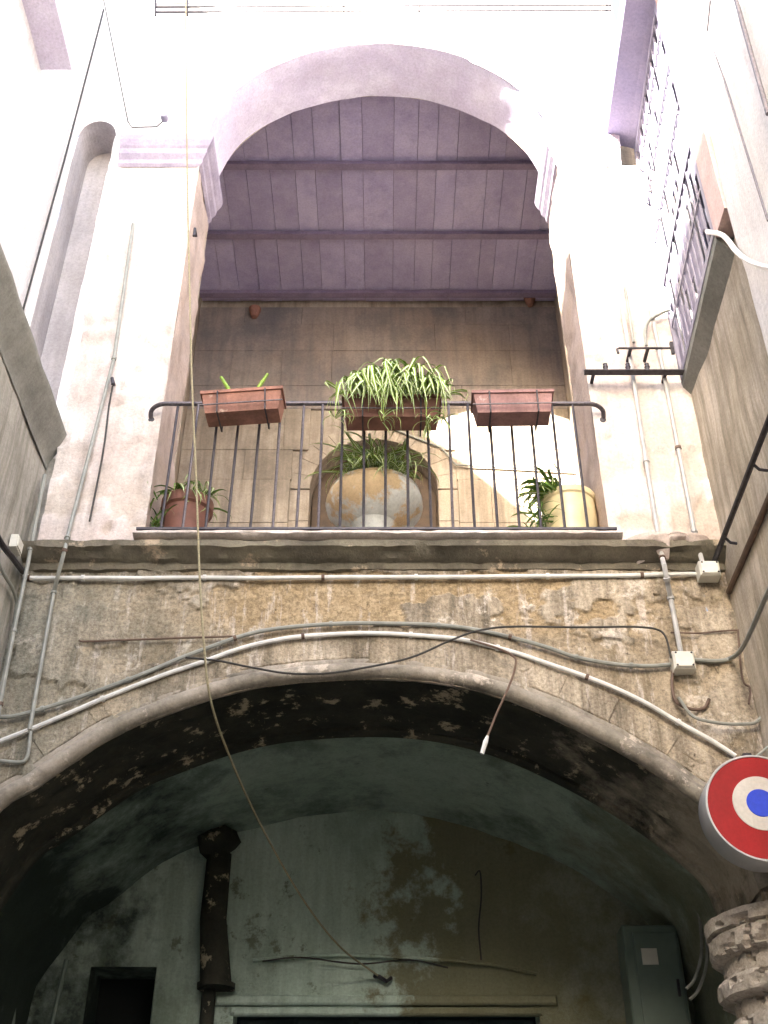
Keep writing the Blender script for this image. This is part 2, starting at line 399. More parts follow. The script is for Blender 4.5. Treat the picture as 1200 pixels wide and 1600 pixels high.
mb = MB(); nx_, nz_ = 40, 14                                # plaster slumped over the worn right end of the cornice
for i in range(nx_+1):
    x = 1.38 + .50*i/nx_; e = math.sin(math.pi*min(1, (i+.01)/nx_))**.3
    zb = 5.22 + .05*fbm(x*6, 2, 0, 5) + .05*(1-e) + (.06 if 1.62 < x < 1.72 else 0)
    for j in range(nz_+1):
        t_ = j/nz_; mb.v.append(Vector((x, D-.155*e + .085*t_*t_ + .012*fbm(x*9, t_*3, 4, 4) , 5.35 + (zb-5.35)*t_)))
for i in range(nx_):
    for j in range(nz_): a = i*(nz_+1)+j; mb.f.append((a, a+1, a+nz_+2, a+nz_+1)); mb.m.append(0)
b_ = len(mb.v)
for i in range(nx_+1): p_ = mb.v[i*(nz_+1)+nz_]; mb.v.append(Vector((p_.x, D+.0, p_.z+.02)))
for i in range(nx_): mb.f.append((i*(nz_+1)+nz_, b_+i, b_+i+1, (i+1)*(nz_+1)+nz_)); mb.m.append(0)
mb.build('plaster_patch', M['pier'], facade, True)
# piers with ragged plaster foot
def pier(x0, x1, rag, label):
    cols = []; n = int((x1-x0)/.02)
    for i in range(n+1):
        x = x0+(x1-x0)*i/n; cols.append((x, rag(x), AZ-.26))
    o = facade_grid('pier', cols, .03, M['pier'], D-.035, lambda x, z: (1-sstep(5.45, 6.3, z))*.5, k=1.0)
    # thickness of the plaster coat and both returns
    mb = MB()
    for i in range(n):
        a = cols[i]; b = cols[i+1]
        ya = D-.035-relief(a[0], a[1])[1]; yb = D-.035-relief(b[0], b[1])[1]
        mb.add([(a[0], ya, a[1]), (b[0], yb, b[1]), (b[0], D+.03, b[1]), (a[0], D+.03, a[1])], [(0,3,2,1)])
    mb.build('plaster_edge', M['pier'], o)
    return o
ragL = lambda x: 5.325 + .03*fbm(x*7, 1, 0, 5)
ragR = lambda x: 5.32 + .05*fbm(x*5, 4, 0, 5) - .06*sstep(1.45, 1.6, x) * (1-sstep(1.75, 1.78, x))
for (x0, x1, rag, lb, inner, dep) in ((-2.0, -1.39, ragL, 'left', -1.39, 1), (1.305, 1.955, ragR, 'right', 1.305, -1)):
    p = pier(x0, x1, rag, lb)
    # reveal face with bulge and wear, going back
    mb = MB(); nz, ny = 70, 10
    for i in range(nz+1):
        z = 5.335 + (AZ-.26-5.335)*i/nz
        for j in range(ny+1):
            y = D-.045 + (.55)*j/ny
            d = (.02*fbm(y*5, z*3, inner, 5) + .012*fbm(z*9, y*9, 2, 3)) * (1 if j else .3)
            if j == 0: d += relief(inner, z)[1]*0
            mb.v.append(Vector((inner + d - (.045*dep*(1-sstep(5.4, 6.6, z))*0), y, z)))
    for i in range(nz):
        for j in range(ny): a = i*(ny+1)+j; mb.f.append((a, a+1, a+ny+2, a+ny+1)); mb.m.append(0)
    mb.build('reveal', M['reveal'], p, True)
    mb = MB(); bx = (inner-.5, inner-.001) if dep == 1 else (inner+.001, inner+.5)
    mb.box((bx[0], D+.495, 5.34), (bx[1], D+.52, AZ+2.4)); mb.build('rear_face', M['inner'], p)
    # impost capital: moulded on front and reveal
    pr = [(0,.0),(.02,.02),(.022,.06),(.05,.10),(.055,.15),(.07,.17),(.09,.215),(.095,.26),(.09,.285),(.0,.29)]
    mb = MB(); zb = AZ-.285
    xa, xb = (x0+.0, inner) if dep == 1 else (inner, x1-.17)
    for o_, h in pr:
        if dep == 1: path = [(xa, D-.04-o_), (xb+o_, D-.04-o_), (xb+o_, D+.5)]
        else: path = [(xa-o_, D+.5), (xa-o_, D-.04-o_), (xb, D-.04-o_)]
        for px, py in path: mb.v.append(Vector((px, py, zb+h)))
    for i in range(len(pr)-1):
        for j in range(2): a = i*3+j; mb.f.append((a, a+1, a+4, a+3)); mb.m.append(0)
    for j in ((0, 2)):
        mb.f.append(tuple(i*3+j for i in range(len(pr)))); mb.m.append(0)
    mb.build('impost', M['impost'], p)
# bit of plain wall left of the left pier with its narrow blind niche
NX0, NX1, NZ = -2.37, -2.085, 9.20
nr = (NX1-NX0)/2; nc = (NX0+NX1)/2
def niche_top(x): return NZ + math.sqrt(max(0, nr*nr-(x-nc)**2))*1.3 if NX0 < x < NX1 else None
cols_t = []
for i in range(34):
    x = -2.62 + (.64)*i/33
    t = niche_top(x)
    cols_t.append((x, t if t else 6.0, 11.6) if t else (x, NZ, 11.6))
facade_grid('niche_wall', cols_t, .05, M['white'], D-.002, lambda x, z: 0)
for a, b, nm in ((-2.62, NX0, 0), (NX1, -1.98, 1)):
    facade_grid('niche_wall', [(a+(b-a)*i/6, 6.0, NZ) for i in range(7)], .06, M['white'], D-.002, lambda x, z: 0)
facade_grid('niche_wall', [(-2.12 + i*.025, 5.31, 6.0) for i in range(7)], .03, M['leftwall'], D-.002, lambda x, z: 0)
mb = MB()
arc = [(NX0, 6.0)] + [(nc - nr*math.cos(math.pi*i/16), NZ + 1.3*nr*math.sin(math.pi*i/16)) for i in range(17)] + [(NX1, 6.0)]
mb.sweep([(x, z, 0, 0, D-.01) for x, z in arc], [(0, 0), (0, .3)])
mb.add([(NX0, D+.29, 5.9), (NX1, D+.29, 5.9), (NX1, D+.29, 9.7), (NX0, D+.29, 9.7)], [(0,1,2,3)])
mb.build('niche', M['nichep'], facade)

# upper wall round and over the arch
cols = []
for i in range(121):
    a = math.pi*i/120; x = AX - AR*math.cos(a); cols.append((x, AZ + AR*1.01*math.sin(a), 11.6))
left = [(-2.0 + (AX-AR+2.0)*i/16, AZ, 11.6) for i in range(17)]
right = [(AX+AR + (1.955-AX-AR)*i/16, AZ, 11.6) for i in range(17)]
facade_grid('upper_wall', left, .04, M['white'], D-.02, lambda x, z: 0)
facade_grid('upper_wall', cols, .04, M['white'], D-.02, lambda x, z: 0)
facade_grid('upper_wall', right, .04, M['white'], D-.02, lambda x, z: 0)
mb = MB(); UAN = with_normals(UA, D-.03); yy = [.0, .05, .12, .2, .28, .36, .44, .5]
for x, z, nx, nz, y in UAN:
    for d in yy:
        b = .018*fbm(x*3, (y+d)*5, z*2, 4); mb.v.append(Vector((x+nx*b, y+d-.012, z+nz*b)))
for i in range(48):
    for j in range(7): a = i*8+j; mb.f.append((a, a+1, a+9, a+8)); mb.m.append(0)
mb.build('upper_arch_soffit', M['arch'], facade, True)
mb = MB(); mb.sweep([(x, z, nx, nz, D+.46) for x, z, nx, nz, y in UAN], [(0,0),(1.3,0)]); mb.build('arch_rear_wall', M['inner'], facade)
mb = MB(); mb.sweep([(x, z, nx, nz, D-.02) for x, z, nx, nz, y in with_normals([(AX-(AR+.13)*math.cos(math.pi*i/48), AZ+(AR+.13)*1.01*math.sin(math.pi*i/48)) for i in range(49)])],
                    [(0,.02),(0,-.02),(.03,-.03),(.06,-.02),(.06,.02)], True); mb.build('archivolt', M['white'], facade, True)
xsweep('upper_cornice', [(D,11.02),(D-.05,11.02),(D-.06,11.07),(D-.10,11.09),(D-.12,11.14),(D-.12,11.18),(D,11.2)], -2.0, 1.96, M['white'], facade, 60, .003)
mb = MB().box((-2.62, D+.05, 11.62), (2.0, D+.6, 11.7)); mb.build('parapet_cap', M['sill'], facade)

# ------------------------------------------------------------------ right column with banded capital, under the low arch
col = thing('stone_column', 'pitted stone column with banded capital carrying the right end of the low arch', 'column', (2.10, 5.86, 0))
CCX, CCY = 2.07, 5.86
pr = [(.30,0),(.30,2.55),(.31,2.60),(.365,2.612),(.385,2.63),(.385,2.67),(.37,2.69),(.35,2.695),(.35,2.75),(.385,2.755),(.405,2.775),(.41,2.82),(.395,2.85),(.37,2.855),(.37,2.93),(.405,2.935),(.43,2.95),(.435,3.01),(.42,3.035),(.39,3.04),(.39,3.12),(.42,3.125),(.445,3.145),(.45,3.22),(.44,3.225),(.43,3.235),(.455,3.245),(.455,3.31),(.3,3.33)]
mb = MB(); mb.lathe(pr[:3], (CCX, CCY, 0), 48); mb.build('shaft', M['stone'], col, True)
mb = MB(); pq = []
for (a_, b_), (c_, d_) in zip(pr[2:], pr[3:]):
    kk = max(1, int(math.hypot(c_-a_, d_-b_)/.012)); pq += [(a_+(c_-a_)*q_/kk, b_+(d_-b_)*q_/kk) for q_ in range(kk)]
mb.lathe(pq + [pr[-1]], (CCX, CCY, 0), 160)
def erode(p):
    n_ = fbm(p.x*11, p.y*11, p.z*11, 5); hole = sstep(.28, .42, fbm(p.x*17+5, p.y*17, p.z*17, 3)); k_ = .010*n_ - .035*hole
    q_ = Vector((p.x-CCX, p.y-CCY, 0)).normalized(); return p + q_*k_ + Vector((0, 0, .006*fbm(p.y*8, p.z*8, p.x*8)))
mb.v = [erode(p) for p in mb.v]
mb.build('capital', M['stone'], col, True)
mb = MB().box((1.815, D+.01, 3.27), (2.4, 6.18, 3.9)); mb.build('springer', M['stone'], col)
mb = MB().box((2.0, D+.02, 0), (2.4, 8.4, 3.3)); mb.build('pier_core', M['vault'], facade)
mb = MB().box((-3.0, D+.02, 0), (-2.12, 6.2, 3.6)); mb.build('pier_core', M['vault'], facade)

# ------------------------------------------------------------------ vaulted passage under the loggia
passage = thing('vaulted_passage', 'dark stained vaulted passage seen under the low arch', 'passage', (0, 7, 0))
PB = 7.9
VC = [(-2.3, 0.0), (-2.3, 3.2), (-2.27, 3.5)] + [(x*1.06+.0, z+.19) for x, z in LC] + [(2.0, 3.4), (2.0, 0.0)]
mb = MB()
vd = []
for a, b in zip(VC, VC[1:]):
    for k in range(2): vd.append((a[0]+(b[0]-a[0])*k/2, a[1]+(b[1]-a[1])*k/2))
vd.append(VC[-1]); VN = with_normals(vd); nn = 24
for x, z, nx, nz, _ in VN:
    for j in range(nn):
        y = D+.68 + (PB-D-.66)*j/(nn-1); d = .03*fbm(x*1.6, y*1.6, z*1.6, 4); mb.v.append(Vector((x+nx*d, y, z+nz*d)))
for i in range(len(VN)-1):
    for j in range(nn-1): a = i*nn+j; mb.f.append((a, a+1, a+nn+1, a+nn)); mb.m.append(0)
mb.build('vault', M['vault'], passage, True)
# back wall with openings: main doorway, dark side doorway
def wall_xz(rects, holes, y, mat, name, parent, dx=.05):
    (X0, Z0, X1, Z1) = rects; xs = sorted(set([X0, X1] + [h[0] for h in holes] + [h[2] for h in holes])); zs = sorted(set([Z0, Z1] + [h[1] for h in holes] + [h[3] for h in holes]))
    mb = MB()
    for a, b in zip(xs, xs[1:]):
        for c, d in zip(zs, zs[1:]):
            cx, cz = (a+b)/2, (c+d)/2
            if any(h[0] < cx < h[2] and h[1] < cz < h[3] for h in holes): continue
            na = max(1, int((b-a)/dx)); nb = max(1, int((d-c)/dx)); base = len(mb.v)
            for i in range(na+1):
                for j in range(nb+1):
                    x = a+(b-a)*i/na; z = c+(d-c)*j/nb; mb.v.append(Vector((x, y - .03*fbm(x*1.5, z*1.5, y, 5), z)))
            for i in range(na):
                for j in range(nb): q = base+i*(nb+1)+j; mb.f.append((q, q+nb+1, q+nb+2, q+1)); mb.m.append(0)
    return mb.build(name, mat, parent, True)
DX0, DX1, DZ = -.97, 1.0, 3.37
SX0, SX1, SZ = -1.93, -1.50, 3.62
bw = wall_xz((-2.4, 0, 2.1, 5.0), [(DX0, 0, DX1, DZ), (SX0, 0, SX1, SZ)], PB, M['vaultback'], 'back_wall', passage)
mb = MB()
for (a, b, t) in ((DX0, DX1, DZ), (SX0, SX1, SZ)):
    mb.add([(a, PB-.02, 0), (a, PB+.3, 0), (a, PB+.3, t), (a, PB-.02, t)], [(0,1,2,3)])
    mb.add([(b, PB-.02, 0), (b, PB+.3, 0), (b, PB+.3, t), (b, PB-.02, t)], [(3,2,1,0)])
    mb.add([(a, PB-.02, t), (b, PB-.02, t), (b, PB+.3, t), (a, PB+.3, t)], [(0,1,2,3)])
mb.build('door_reveal', M['vault'], passage)
mb = MB().bbox((DX0-.12, PB-.05, DZ+.01), (DX1+.12, PB+.02, DZ+.07), .012); mb.bbox((DX0-.02, PB-.035, DZ-.05), (DX1+.02, PB+.02, DZ-.0), .01)
mb.build('lintel', M['vaultback'], passage)
dr = MB().box((DX0, PB+.2, 0), (DX1, PB+.24, DZ)).build('door', M['door'], passage)
for k in range(5):
    x = DX0 + (DX1-DX0)*k/5
    mb = MB().bbox((x+.01, PB+.175, .05), (x+(DX1-DX0)/5-.01, PB+.2, DZ-.03), .008); mb.build('door_board', M['door'], dr)
MB().box((SX0-.02, PB+.3, 0), (SX1+.02, PB+.36, SZ+.02)).build('dark_opening', M['dark'], passage)
# flaking plaster ledge across the back wall over the doorway
mb = MB(); pts = smooth_path([UY(395,1500,PB-.03), UY(520,1492,PB-.035), UY(640,1497,PB-.03), UY(760,1506,PB-.03), UY(838,1522,PB-.03)], 6); mb.tube(pts, .012, 6); mb.build('plaster_ridge', M['vaultback'], passage, True)

# sooty flue on the back wall
flue = thing('flue_pipe', 'dark sooty flue pipe with ragged hood climbing the back wall of the passage', 'pipe', UY(340, 1520, PB-.1))
a, b = UY(343, 1335, PB-.09), UY(330, 1545, PB-.09)
mb = MB(); mb.tube([Vector((a.x, a.y, a.z)), Vector((a.x-.005, a.y, (a.z+b.z)/2)), Vector((b.x+.03, b.y, b.z))], [.085, .09, .105], 14); mb.build('pipe', M['soot'], flue, True)
mb = MB(); mb.tube([a+Vector((-.06,0,-.02)), a+Vector((-.03,-.01,.06)), a+Vector((.02,0,.11)), a+Vector((.07,.05,.10))], [.08,.13,.12,.08], 12)
mb.v = [p + Vector((fbm(p.x*9, p.y*9, p.z*9)*.04,)*3) for p in mb.v]; mb.build('hood', M['soot'], flue, True)
mb = MB(); c0 = UY(328, 1530, PB-.07); mb.tube([c0, Vector((c0.x+.01, c0.y, c0.z-1.4))], .045, 10); mb.build('lower_pipe', M['soot'], flue, True)
mb = MB(); mb.tube([Vector((b.x+.03, b.y, b.z-.0)), Vector((b.x+.03, b.y, b.z+.03))], .125, 14); mb.build('collar', M['soot'], flue, True)

# electric cabinet at the right
cb = thing('electric_cabinet', 'tall pale grey electric cabinet in the dark right corner of the passage', 'cabinet', UY(1020,1590,7.55))
q0, q1 = UY(988,1585,7.5), UY(1058,1445,7.5)
MB().bbox((q0.x, 7.5, q0.z-.5), (q1.x, 7.72, q1.z), .01).build('case', M['cab'], cb)
MB().bbox((q0.x+.06, 7.485, q0.z-.45), (q1.x-.02, 7.505, q1.z-.05), .006).build('door', M['cab'], cb)
MB().box((q1.x-.06, 7.47, q0.z+.1), (q1.x-.045, 7.49, q0.z+.2)).build('handle', M['iron'], cb)
MB().bbox((q0.x+.10, 7.478, q1.z-.25), (q0.x+.2, 7.487, q1.z-.15), .003).build('label_plate', M['box'], cb)
MB().bbox((q0.x-.1, 7.45, q0.z-.62), (2.0, 7.8, q0.z-.53), .01).build('shelf', M['cab'], cb)

# ------------------------------------------------------------------ loggia room
room = thing('loggia_room', 'shaded loggia room behind the tall arch with plank ceiling and stone back wall', 'room', (0, 7.5, 5.44))
LB = 8.6; CZL = 10.62; RX0, RX1 = -1.95, 1.82
KX, KZ, KR = -.095, 8.09, .60
# back wall with arched doorway
mb = MB(); cx = [RX0-.1, -1.4, -1.0] + [KX-KR*math.cos(math.pi*i/24) for i in range(25)] + [.8, 1.2, RX1+.1]; nr_ = 20
for i, x in enumerate(cx):
    z0 = KZ + math.sqrt(max(0, KR*KR-(x-KX)**2)) if abs(x-KX) < KR-1e-6 else (KZ if abs(abs(x-KX)-KR) < 1e-6 else KZ)
    for j in range(nr_+1): z = z0+(CZL+.1-z0)*j/nr_; mb.v.append(Vector((x, LB-.01*fbm(x*2, z*2), z)))
for i in range(len(cx)-1):
    for j in range(nr_): a = i*(nr_+1)+j; mb.f.append((a, a+nr_+1, a+nr_+2, a+1)); mb.m.append(0)
for a, b in ((RX0-.1, KX-KR), (KX+KR, RX1+.1)): mb.add([(a, LB, 5.4), (b, LB, 5.4), (b, LB, KZ), (a, LB, KZ)], [(0,1,2,3)])
bwall = mb.build('back_wall', M['inner'], room, True)
# stone courses on it
z = 7.35; row = 0; heights = [.36,.50,.36,.52,.31,.48,.38,.42]
for h in heights:
    if z + h > CZL-.1: h = CZL-.1-z
    if h < .08: break
    x = RX0 + rnd.uniform(-.5, 0); RO = KR+.19
    lo = z
    wc = (math.sqrt(max(0, RO*RO-(max(lo, KZ)-KZ)**2)) if lo < KZ+RO else 0) if lo > KZ else RO
    while x < RX1:
        wd = rnd.uniform(.5, 1.3); a, b = max(x, RX0+.002), min(x+wd, RX1-.002); x += wd
        spans = [(a, b)]
        if wc > 0: spans = [(a, min(b, KX-wc)), (max(a, KX+wc), b)]
        for p0, p1 in spans:
            if p1-p0 < .07: continue
            mb = MB().bbox((p0+.0015, LB-.024-rnd.uniform(0, .006), z+.001), (p1-.001, LB+.005, z+h-.001), .003)
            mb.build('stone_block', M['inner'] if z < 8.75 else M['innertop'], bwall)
    z += h; row += 1
# archivolt voussoirs round the doorway and a timber tympanum inside it
for k in range(13):
    a0 = math.pi*k/13+.003; a1 = math.pi*(k+1)/13-.003
    crv = [(KX+(KR)*math.cos(a0+(a1-a0)*j/3), KZ+(KR)*math.sin(a0+(a1-a0)*j/3), math.cos(a0+(a1-a0)*j/3), math.sin(a0+(a1-a0)*j/3), LB) for j in range(4)]
    mb = MB().sweep(crv[::-1], [(0,.25),(0,-.036),(.004,-.040),(.181,-.040),(.185,-.036),(.185,.02)], True); mb.build('arch_stone', M['inner'], bwall)
for sx in (-1, 1):
    for zz in (7.0, 7.36, 7.72):
        xa, xb = sorted((KX+sx*KR, KX+sx*(KR+.185)))
        MB().bbox((xa+.002, LB-.040, zz+.002), (xb-.002, LB+.25, zz+.358), .004).build('jamb_stone', M['inner'], bwall)
dw = MB().box((KX-KR-.02, LB+.25, 5.4), (KX+KR+.02, LB+.29, KZ+KR+.02)).build('doorway_panel', M['wood'], room)
for k in range(5):
    x = KX-KR+.24*k; MB().bbox((x+.006, LB+.215, 5.5), (x+.234, LB+.25, KZ+KR-.02), .008).build('board', M['wood'], dw)
# side walls, ceiling joists and planks
for X, s in ((RX0, -1), (RX1, 1)):
    mb = MB(); ny, nz = 30, 50
    for i in range(ny+1):
        for j in range(nz+1):
            y = D+.5 + (LB-D-.5)*i/ny; z = 5.4+(CZL+.05-5.4)*j/nz; mb.v.append(Vector((X - s*.02*fbm(y*2, z*2, X, 4), y, z)))
    for i in range(ny):
        for j in range(nz): a = i*(nz+1)+j; mb.f.append((a, a+nz+1, a+nz+2, a+1)); mb.m.append(0)
    mb.build('side_wall', M['inner'], room, True)
ceil = MB().box((RX0-.1, D+.45, CZL+.05), (RX1+.1, LB+.3, CZL+.15)).build('ceiling', M['beam'], room)
npl = 17; pw = (RX1-RX0)/npl; edges = [RX0] + [RX0 + k*pw + rnd.uniform(-.05, .05) for k in range(1, npl)] + [RX1]
for k in range(npl):
    for (ya, yb) in ((D+.47, 6.82), (6.83, 7.66), (7.67, 8.58)):
        mb = MB().box((edges[k]+.002, ya, CZL+rnd.uniform(-.008, .006)), (edges[k+1]-.002, yb, CZL+.05))
        mb.build('plank', M['plank'] if rnd.random() < .6 else M['plank2'], ceil)
for y in (6.82, 7.66, 8.45):
    mb = MB(); n = 20
    for i in range(n+1):
        x = RX0+(RX1-RX0)*i/n; o1 = .008*fbm(x*2, y, 0)
        for (dy, z) in ((-.035, CZL-.01), (-.035, CZL-.055), (.035, CZL-.055), (.035, CZL-.01)): mb.v.append(Vector((x, y+dy+o1, z+o1)))
    for i in range(n):
        for j in range(3): a = i*4+j; mb.f.append((a, a+4, a+5, a+1)); mb.m.append(0)
    mb.build('ceiling_beam', M['beam'], ceil)
# two small terracotta corbels
for u, v, lb in ((398, 488, 'small orange terracotta bracket high on the loggia back wall at left'), (828, 470, 'small orange terracotta bracket high on the loggia back wall at right')):
    c = UY(u, v, LB-.06); mb = MB(); mb.lathe([(.0,-.07),(.03,-.07),(.045,-.03),(.06,.02),(.065,.05),(.055,.05),(0,.045)], c, 14)
    tag(mb.build('wall_bracket', M['terra'], None, True), lb, 'wall bracket', 'terracotta brackets on the loggia wall')
# old pipe brackets drawn on back wall
mb = MB(); mb.tube([UY(905,736,LB-.06), UY(712,726,LB-.06), UY(690,700,LB-.06), UY(610,668,LB-.06)], .012, 6)
tag(mb.build('wall_pipe', M['grey_conduit']), 'thin pipe running level along the loggia back wall behind the right balusters', 'pipe')

# ------------------------------------------------------------------ left building
LX, LXU = -2.06, -2.45
leftb = thing('left_building', 'left courtyard side with grey plaster wall, sloping ledge and bright set back upper storey', 'building', (LX, 3, 0))
def side_sheet(name, X, y0, y1, z0, z1, mat, parent, s, step=.05, skew=0):
    mb = MB(); ny, nz = max(2, int((y1-y0)/step)), max(2, int((z1-z0)/step))
    for i in range(ny+1):
        for j in range(nz+1):
            y = y0+(y1-y0)*i/ny; z = z0+(z1-z0)*j/nz; mb.v.append(Vector((X - (D-y)*skew - s*(.018*fbm(y*1.3, z*1.3, X, 5)), y, z)))
    for i in range(ny):
        for j in range(nz): a = i*(nz+1)+j; mb.f.append((a, a+nz+1, a+nz+2, a+1)); mb.m.append(0)
    return mb.build(name, mat, parent, True)
side_sheet('lower_wall', LX, 1.5, D+.03, 2.0, 5.97, M['leftwall'], leftb, -1, .05)
side_sheet('lower_wall', LX, -8, 1.5, 0, 5.97, M['leftwall'], leftb, -1, .2)
mb = MB(); n = 70; pr = [(LX+.01,5.90),(LX+.012,5.955),(LX+.03,6.0),(LX+.06,6.06),(LX+.085,6.12),(LX+.095,6.14),(LX+.095,6.17),(LX+.06,6.18),(LXU-.05,6.2)]
for i in range(n+1):
    y = 0+(D+.0)*i/n
    for x, z in pr: mb.v.append(Vector((x+.006*fbm(y*4, z*7, 0), y, z+.006*fbm(y*3, x*9, 4))))
for i in range(n):
    for j in range(len(pr)-1): a = i*len(pr)+j; mb.f.append((a, a+1, a+len(pr)+1, a+len(pr))); mb.m.append(0)
mb.build('ledge', M['sill'], leftb, True)
LH = 11.75
side_sheet('upper_wall', LXU, 1.0, D+.03, 6.15, LH, M['white'], leftb, -1, .08)
side_sheet('upper_wall', LXU, -8, 1.0, 6.15, LH, M['white'], leftb, -1, .3)
MB().box((-5, -8, LH-.05), (LXU+.05, D, LH+.08)).build('roof_edge', M['sill'], leftb)
MB().box((-5, -8, 0), (LXU-.1, D, LH-.06)).build('wall_mass', M['white'], leftb)
mb = MB(); mb.box((LXU-.02, 2.6, 8.98), (LXU+.22, 4.78, 9.07)); bal = mb.build('overhead_slab', M['arch'], leftb)

# ------------------------------------------------------------------ right building
RX = 1.95; SK = .02
rightb = thing('right_building', 'right courtyard side with ochre plaster wall and bright upper storey with lattice window', 'building', (RX, 3, 0))
side_sheet('lower_wall', RX, 1.5, D+.03, 2.0, 6.5, M['rightwall'], rightb, 1, .05, SK)
side_sheet('lower_wall', RX, -8, 1.5, 0, 6.5, M['rightwall'], rightb, 1, .2, SK)
side_sheet('upper_wall', RX+.02, 4.95+.5, D+.03, 6.5, 12.4, M['rightwall'], rightb, 1, .08, SK)
side_sheet('pier_wall', RX-.07, -8, 4.02, 5.3, 12.4, M['white'], rightb, 1, .08, SK)
MB().add([(RX-.07-.03, 4.02, 5.3), (RX+.4, 4.02, 5.3), (RX+.4, 4.02, 12.4), (RX-.07-.03, 4.02, 12.4)], [(0,1,2,3)]).build('pier_return', M['rightwall'], rightb)
# sloped meeting of pier and lower wall
MB().add([(RX-.10, 4.02, 5.3), (RX-.10, -8, 5.3), (RX-.01-.03, -8, 5.05), (RX-.01-.03, 4.02, 5.05)], [(0,1,2,3)]).build('pier_foot', M['rightwall'], rightb)
# sill slab and its sloping underside
SE = lambda y: 1.907 - (D-y)*.055
mb = MB(); ya, yb = 4.24, 5.47
for y in (ya, yb):
    x = SE(y); mb.v += [Vector((x, y, 6.54)), Vector((x, y, 6.60)), Vector((x+.5, y, 6.60)), Vector((x+.5, y, 6.36)), Vector((x+.10, y, 6.40))]
mb.f = [(0,5,6,1),(1,6,7,2),(3,8,9,4),(4,9,5,0),(0,1,2,3,4),(9,8,7,6,5)]; mb.m = [0]*6
mb.build('window_sill', M['sill'], rightb)
# window behind the lattice
win = MB().box((RX+.33, 4.2, 6.6), (RX+.36, 5.45, 8.95)).build('window', M['glass'], rightb)
for (a, b) in (((RX+.30, 4.2, 6.6), (RX+.345, 4.28, 8.6)), ((RX+.30, 4.80, 6.6), (RX+.345, 4.87, 8.6)), ((RX+.30, 5.38, 6.6), (RX+.345, 5.45, 8.6)), ((RX+.30, 4.28, 7.6), (RX+.345, 4.80, 7.66)), ((RX+.30, 4.87, 7.6), (RX+.345, 5.38, 7.66))):
    MB().box(a, b).build('window_frame', M['grille'], win)
# near jamb, painted pink
MB().box((SE(4.1)+.0, 4.03, 6.55), (RX+.4, 4.235, 8.95)).build('window_jamb', M['pink'], rightb)
MB().box((RX-.02, 5.452, 6.55), (RX+.4, D-.005, 8.95)).build('window_jamb', M['white'], rightb)
# coved overhang above
mb = MB(); pr = [(1.70,9.06),(1.70,9.25),(RX+.5,9.3),(RX+.5,8.96),(1.96,8.97),(1.86,9.02)]
for y in (-1.5, 5.46):
    for x, z in pr: mb.v.append(Vector((x-(D-y)*.035, y, z)))
m_ = len(pr); mb.f = [(i, (i+1) % m_, m_+(i+1) % m_, m_+i) for i in range(m_)] + [tuple(range(m_-1, -1, -1)), tuple(range(m_, 2*m_))]; mb.m = [0]*len(mb.f)
mb.build('overhang', M['soffit'], rightb)
RH = 12.4
MB().box((RX+.5, -8, 0), (4.5, D, RH-.06)).build('wall_mass', M['white'], rightb)
MB().box((RX-.15, -8, RH-.05), (4.5, D, RH+.08)).build('roof_edge', M['sill'], rightb)
# lattice
lat = thing('window_lattice', 'pale lilac barred lattice screening the window high on the right wall', 'window grille', (SE(4.8), 4.85, 6.6))
gy = [4.30 + i*(5.41-4.30)/12 for i in range(13)]
def lat_box(y0, y1, z0, z1, o0, o1):
    a_, b_ = SE(y0), SE(y1)
    return MB().add([(a_+o0, y0, z0), (b_+o0, y1, z0), (b_+o1, y1, z0), (a_+o1, y0, z0), (a_+o0, y0, z1), (b_+o0, y1, z1), (b_+o1, y1, z1), (a_+o1, y0, z1)],
                    [(0,3,2,1),(4,5,6,7),(0,1,5,4),(1,2,6,5),(2,3,7,6),(3,0,4,7)])
for (a_, b_, c_, d_) in ((4.245, 4.29, 6.602, 8.95), (5.42, 5.45, 6.602, 8.95), (4.29, 5.42, 6.602, 6.65), (4.29, 5.42, 8.90, 8.95)): lat_box(a_, b_, c_, d_, -.004, .035).build('frame', M['grille'], lat)
for i, y in enumerate(gy[1:-1]): lat_box(y-.010, y+.010, 6.65, 8.90, .004, .016).build('upright_bar', M['grille'], lat)
for i, z in enumerate([7.05, 7.47, 7.89, 8.31, 8.70]):
    wd = .026 if i == 1 else .009; lat_box(4.29, 5.42, z-wd, z+wd, -.002, .004).build('cross_bar', M['grille'], lat)
for i in range(12):                                       # louvre boards just behind the bars, some broken out
    z = 6.65
    while z < 8.86:
        h = min(rnd.uniform(.14, .34), 8.90-z)
        if rnd.random() > .30: lat_box(gy[i]+.012, gy[i+1]-.012, z, z+h-.004, .010, .016).build('louvre_board', M['shutter'], lat)
        z += h
# opposite side of the court (behind the camera)
opp = thing('opposite_building', 'plain rear building closing the courtyard opposite the arch', 'building', (0, -8, 0))
MB().box((-5, -9, 0), (4.5, -8, 8.0)).build('wall', M['leftwall'], opp)
MB().box((-5, -9.1, 8.0), (4.5, -7.9, 8.15)).build('roof_edge', M['sill'], opp)
for k in range(3):
    wn = MB().box((-1.7+k*1.3, -8.0, 5), (-.9+k*1.3, -7.98, 6.4)).build('window', M['glass'], opp)
    MB().box((-1.75+k*1.3, -8.0, 4.9), (-.85+k*1.3, -7.9, 4.98)).build('sill', M['sill'], wn)

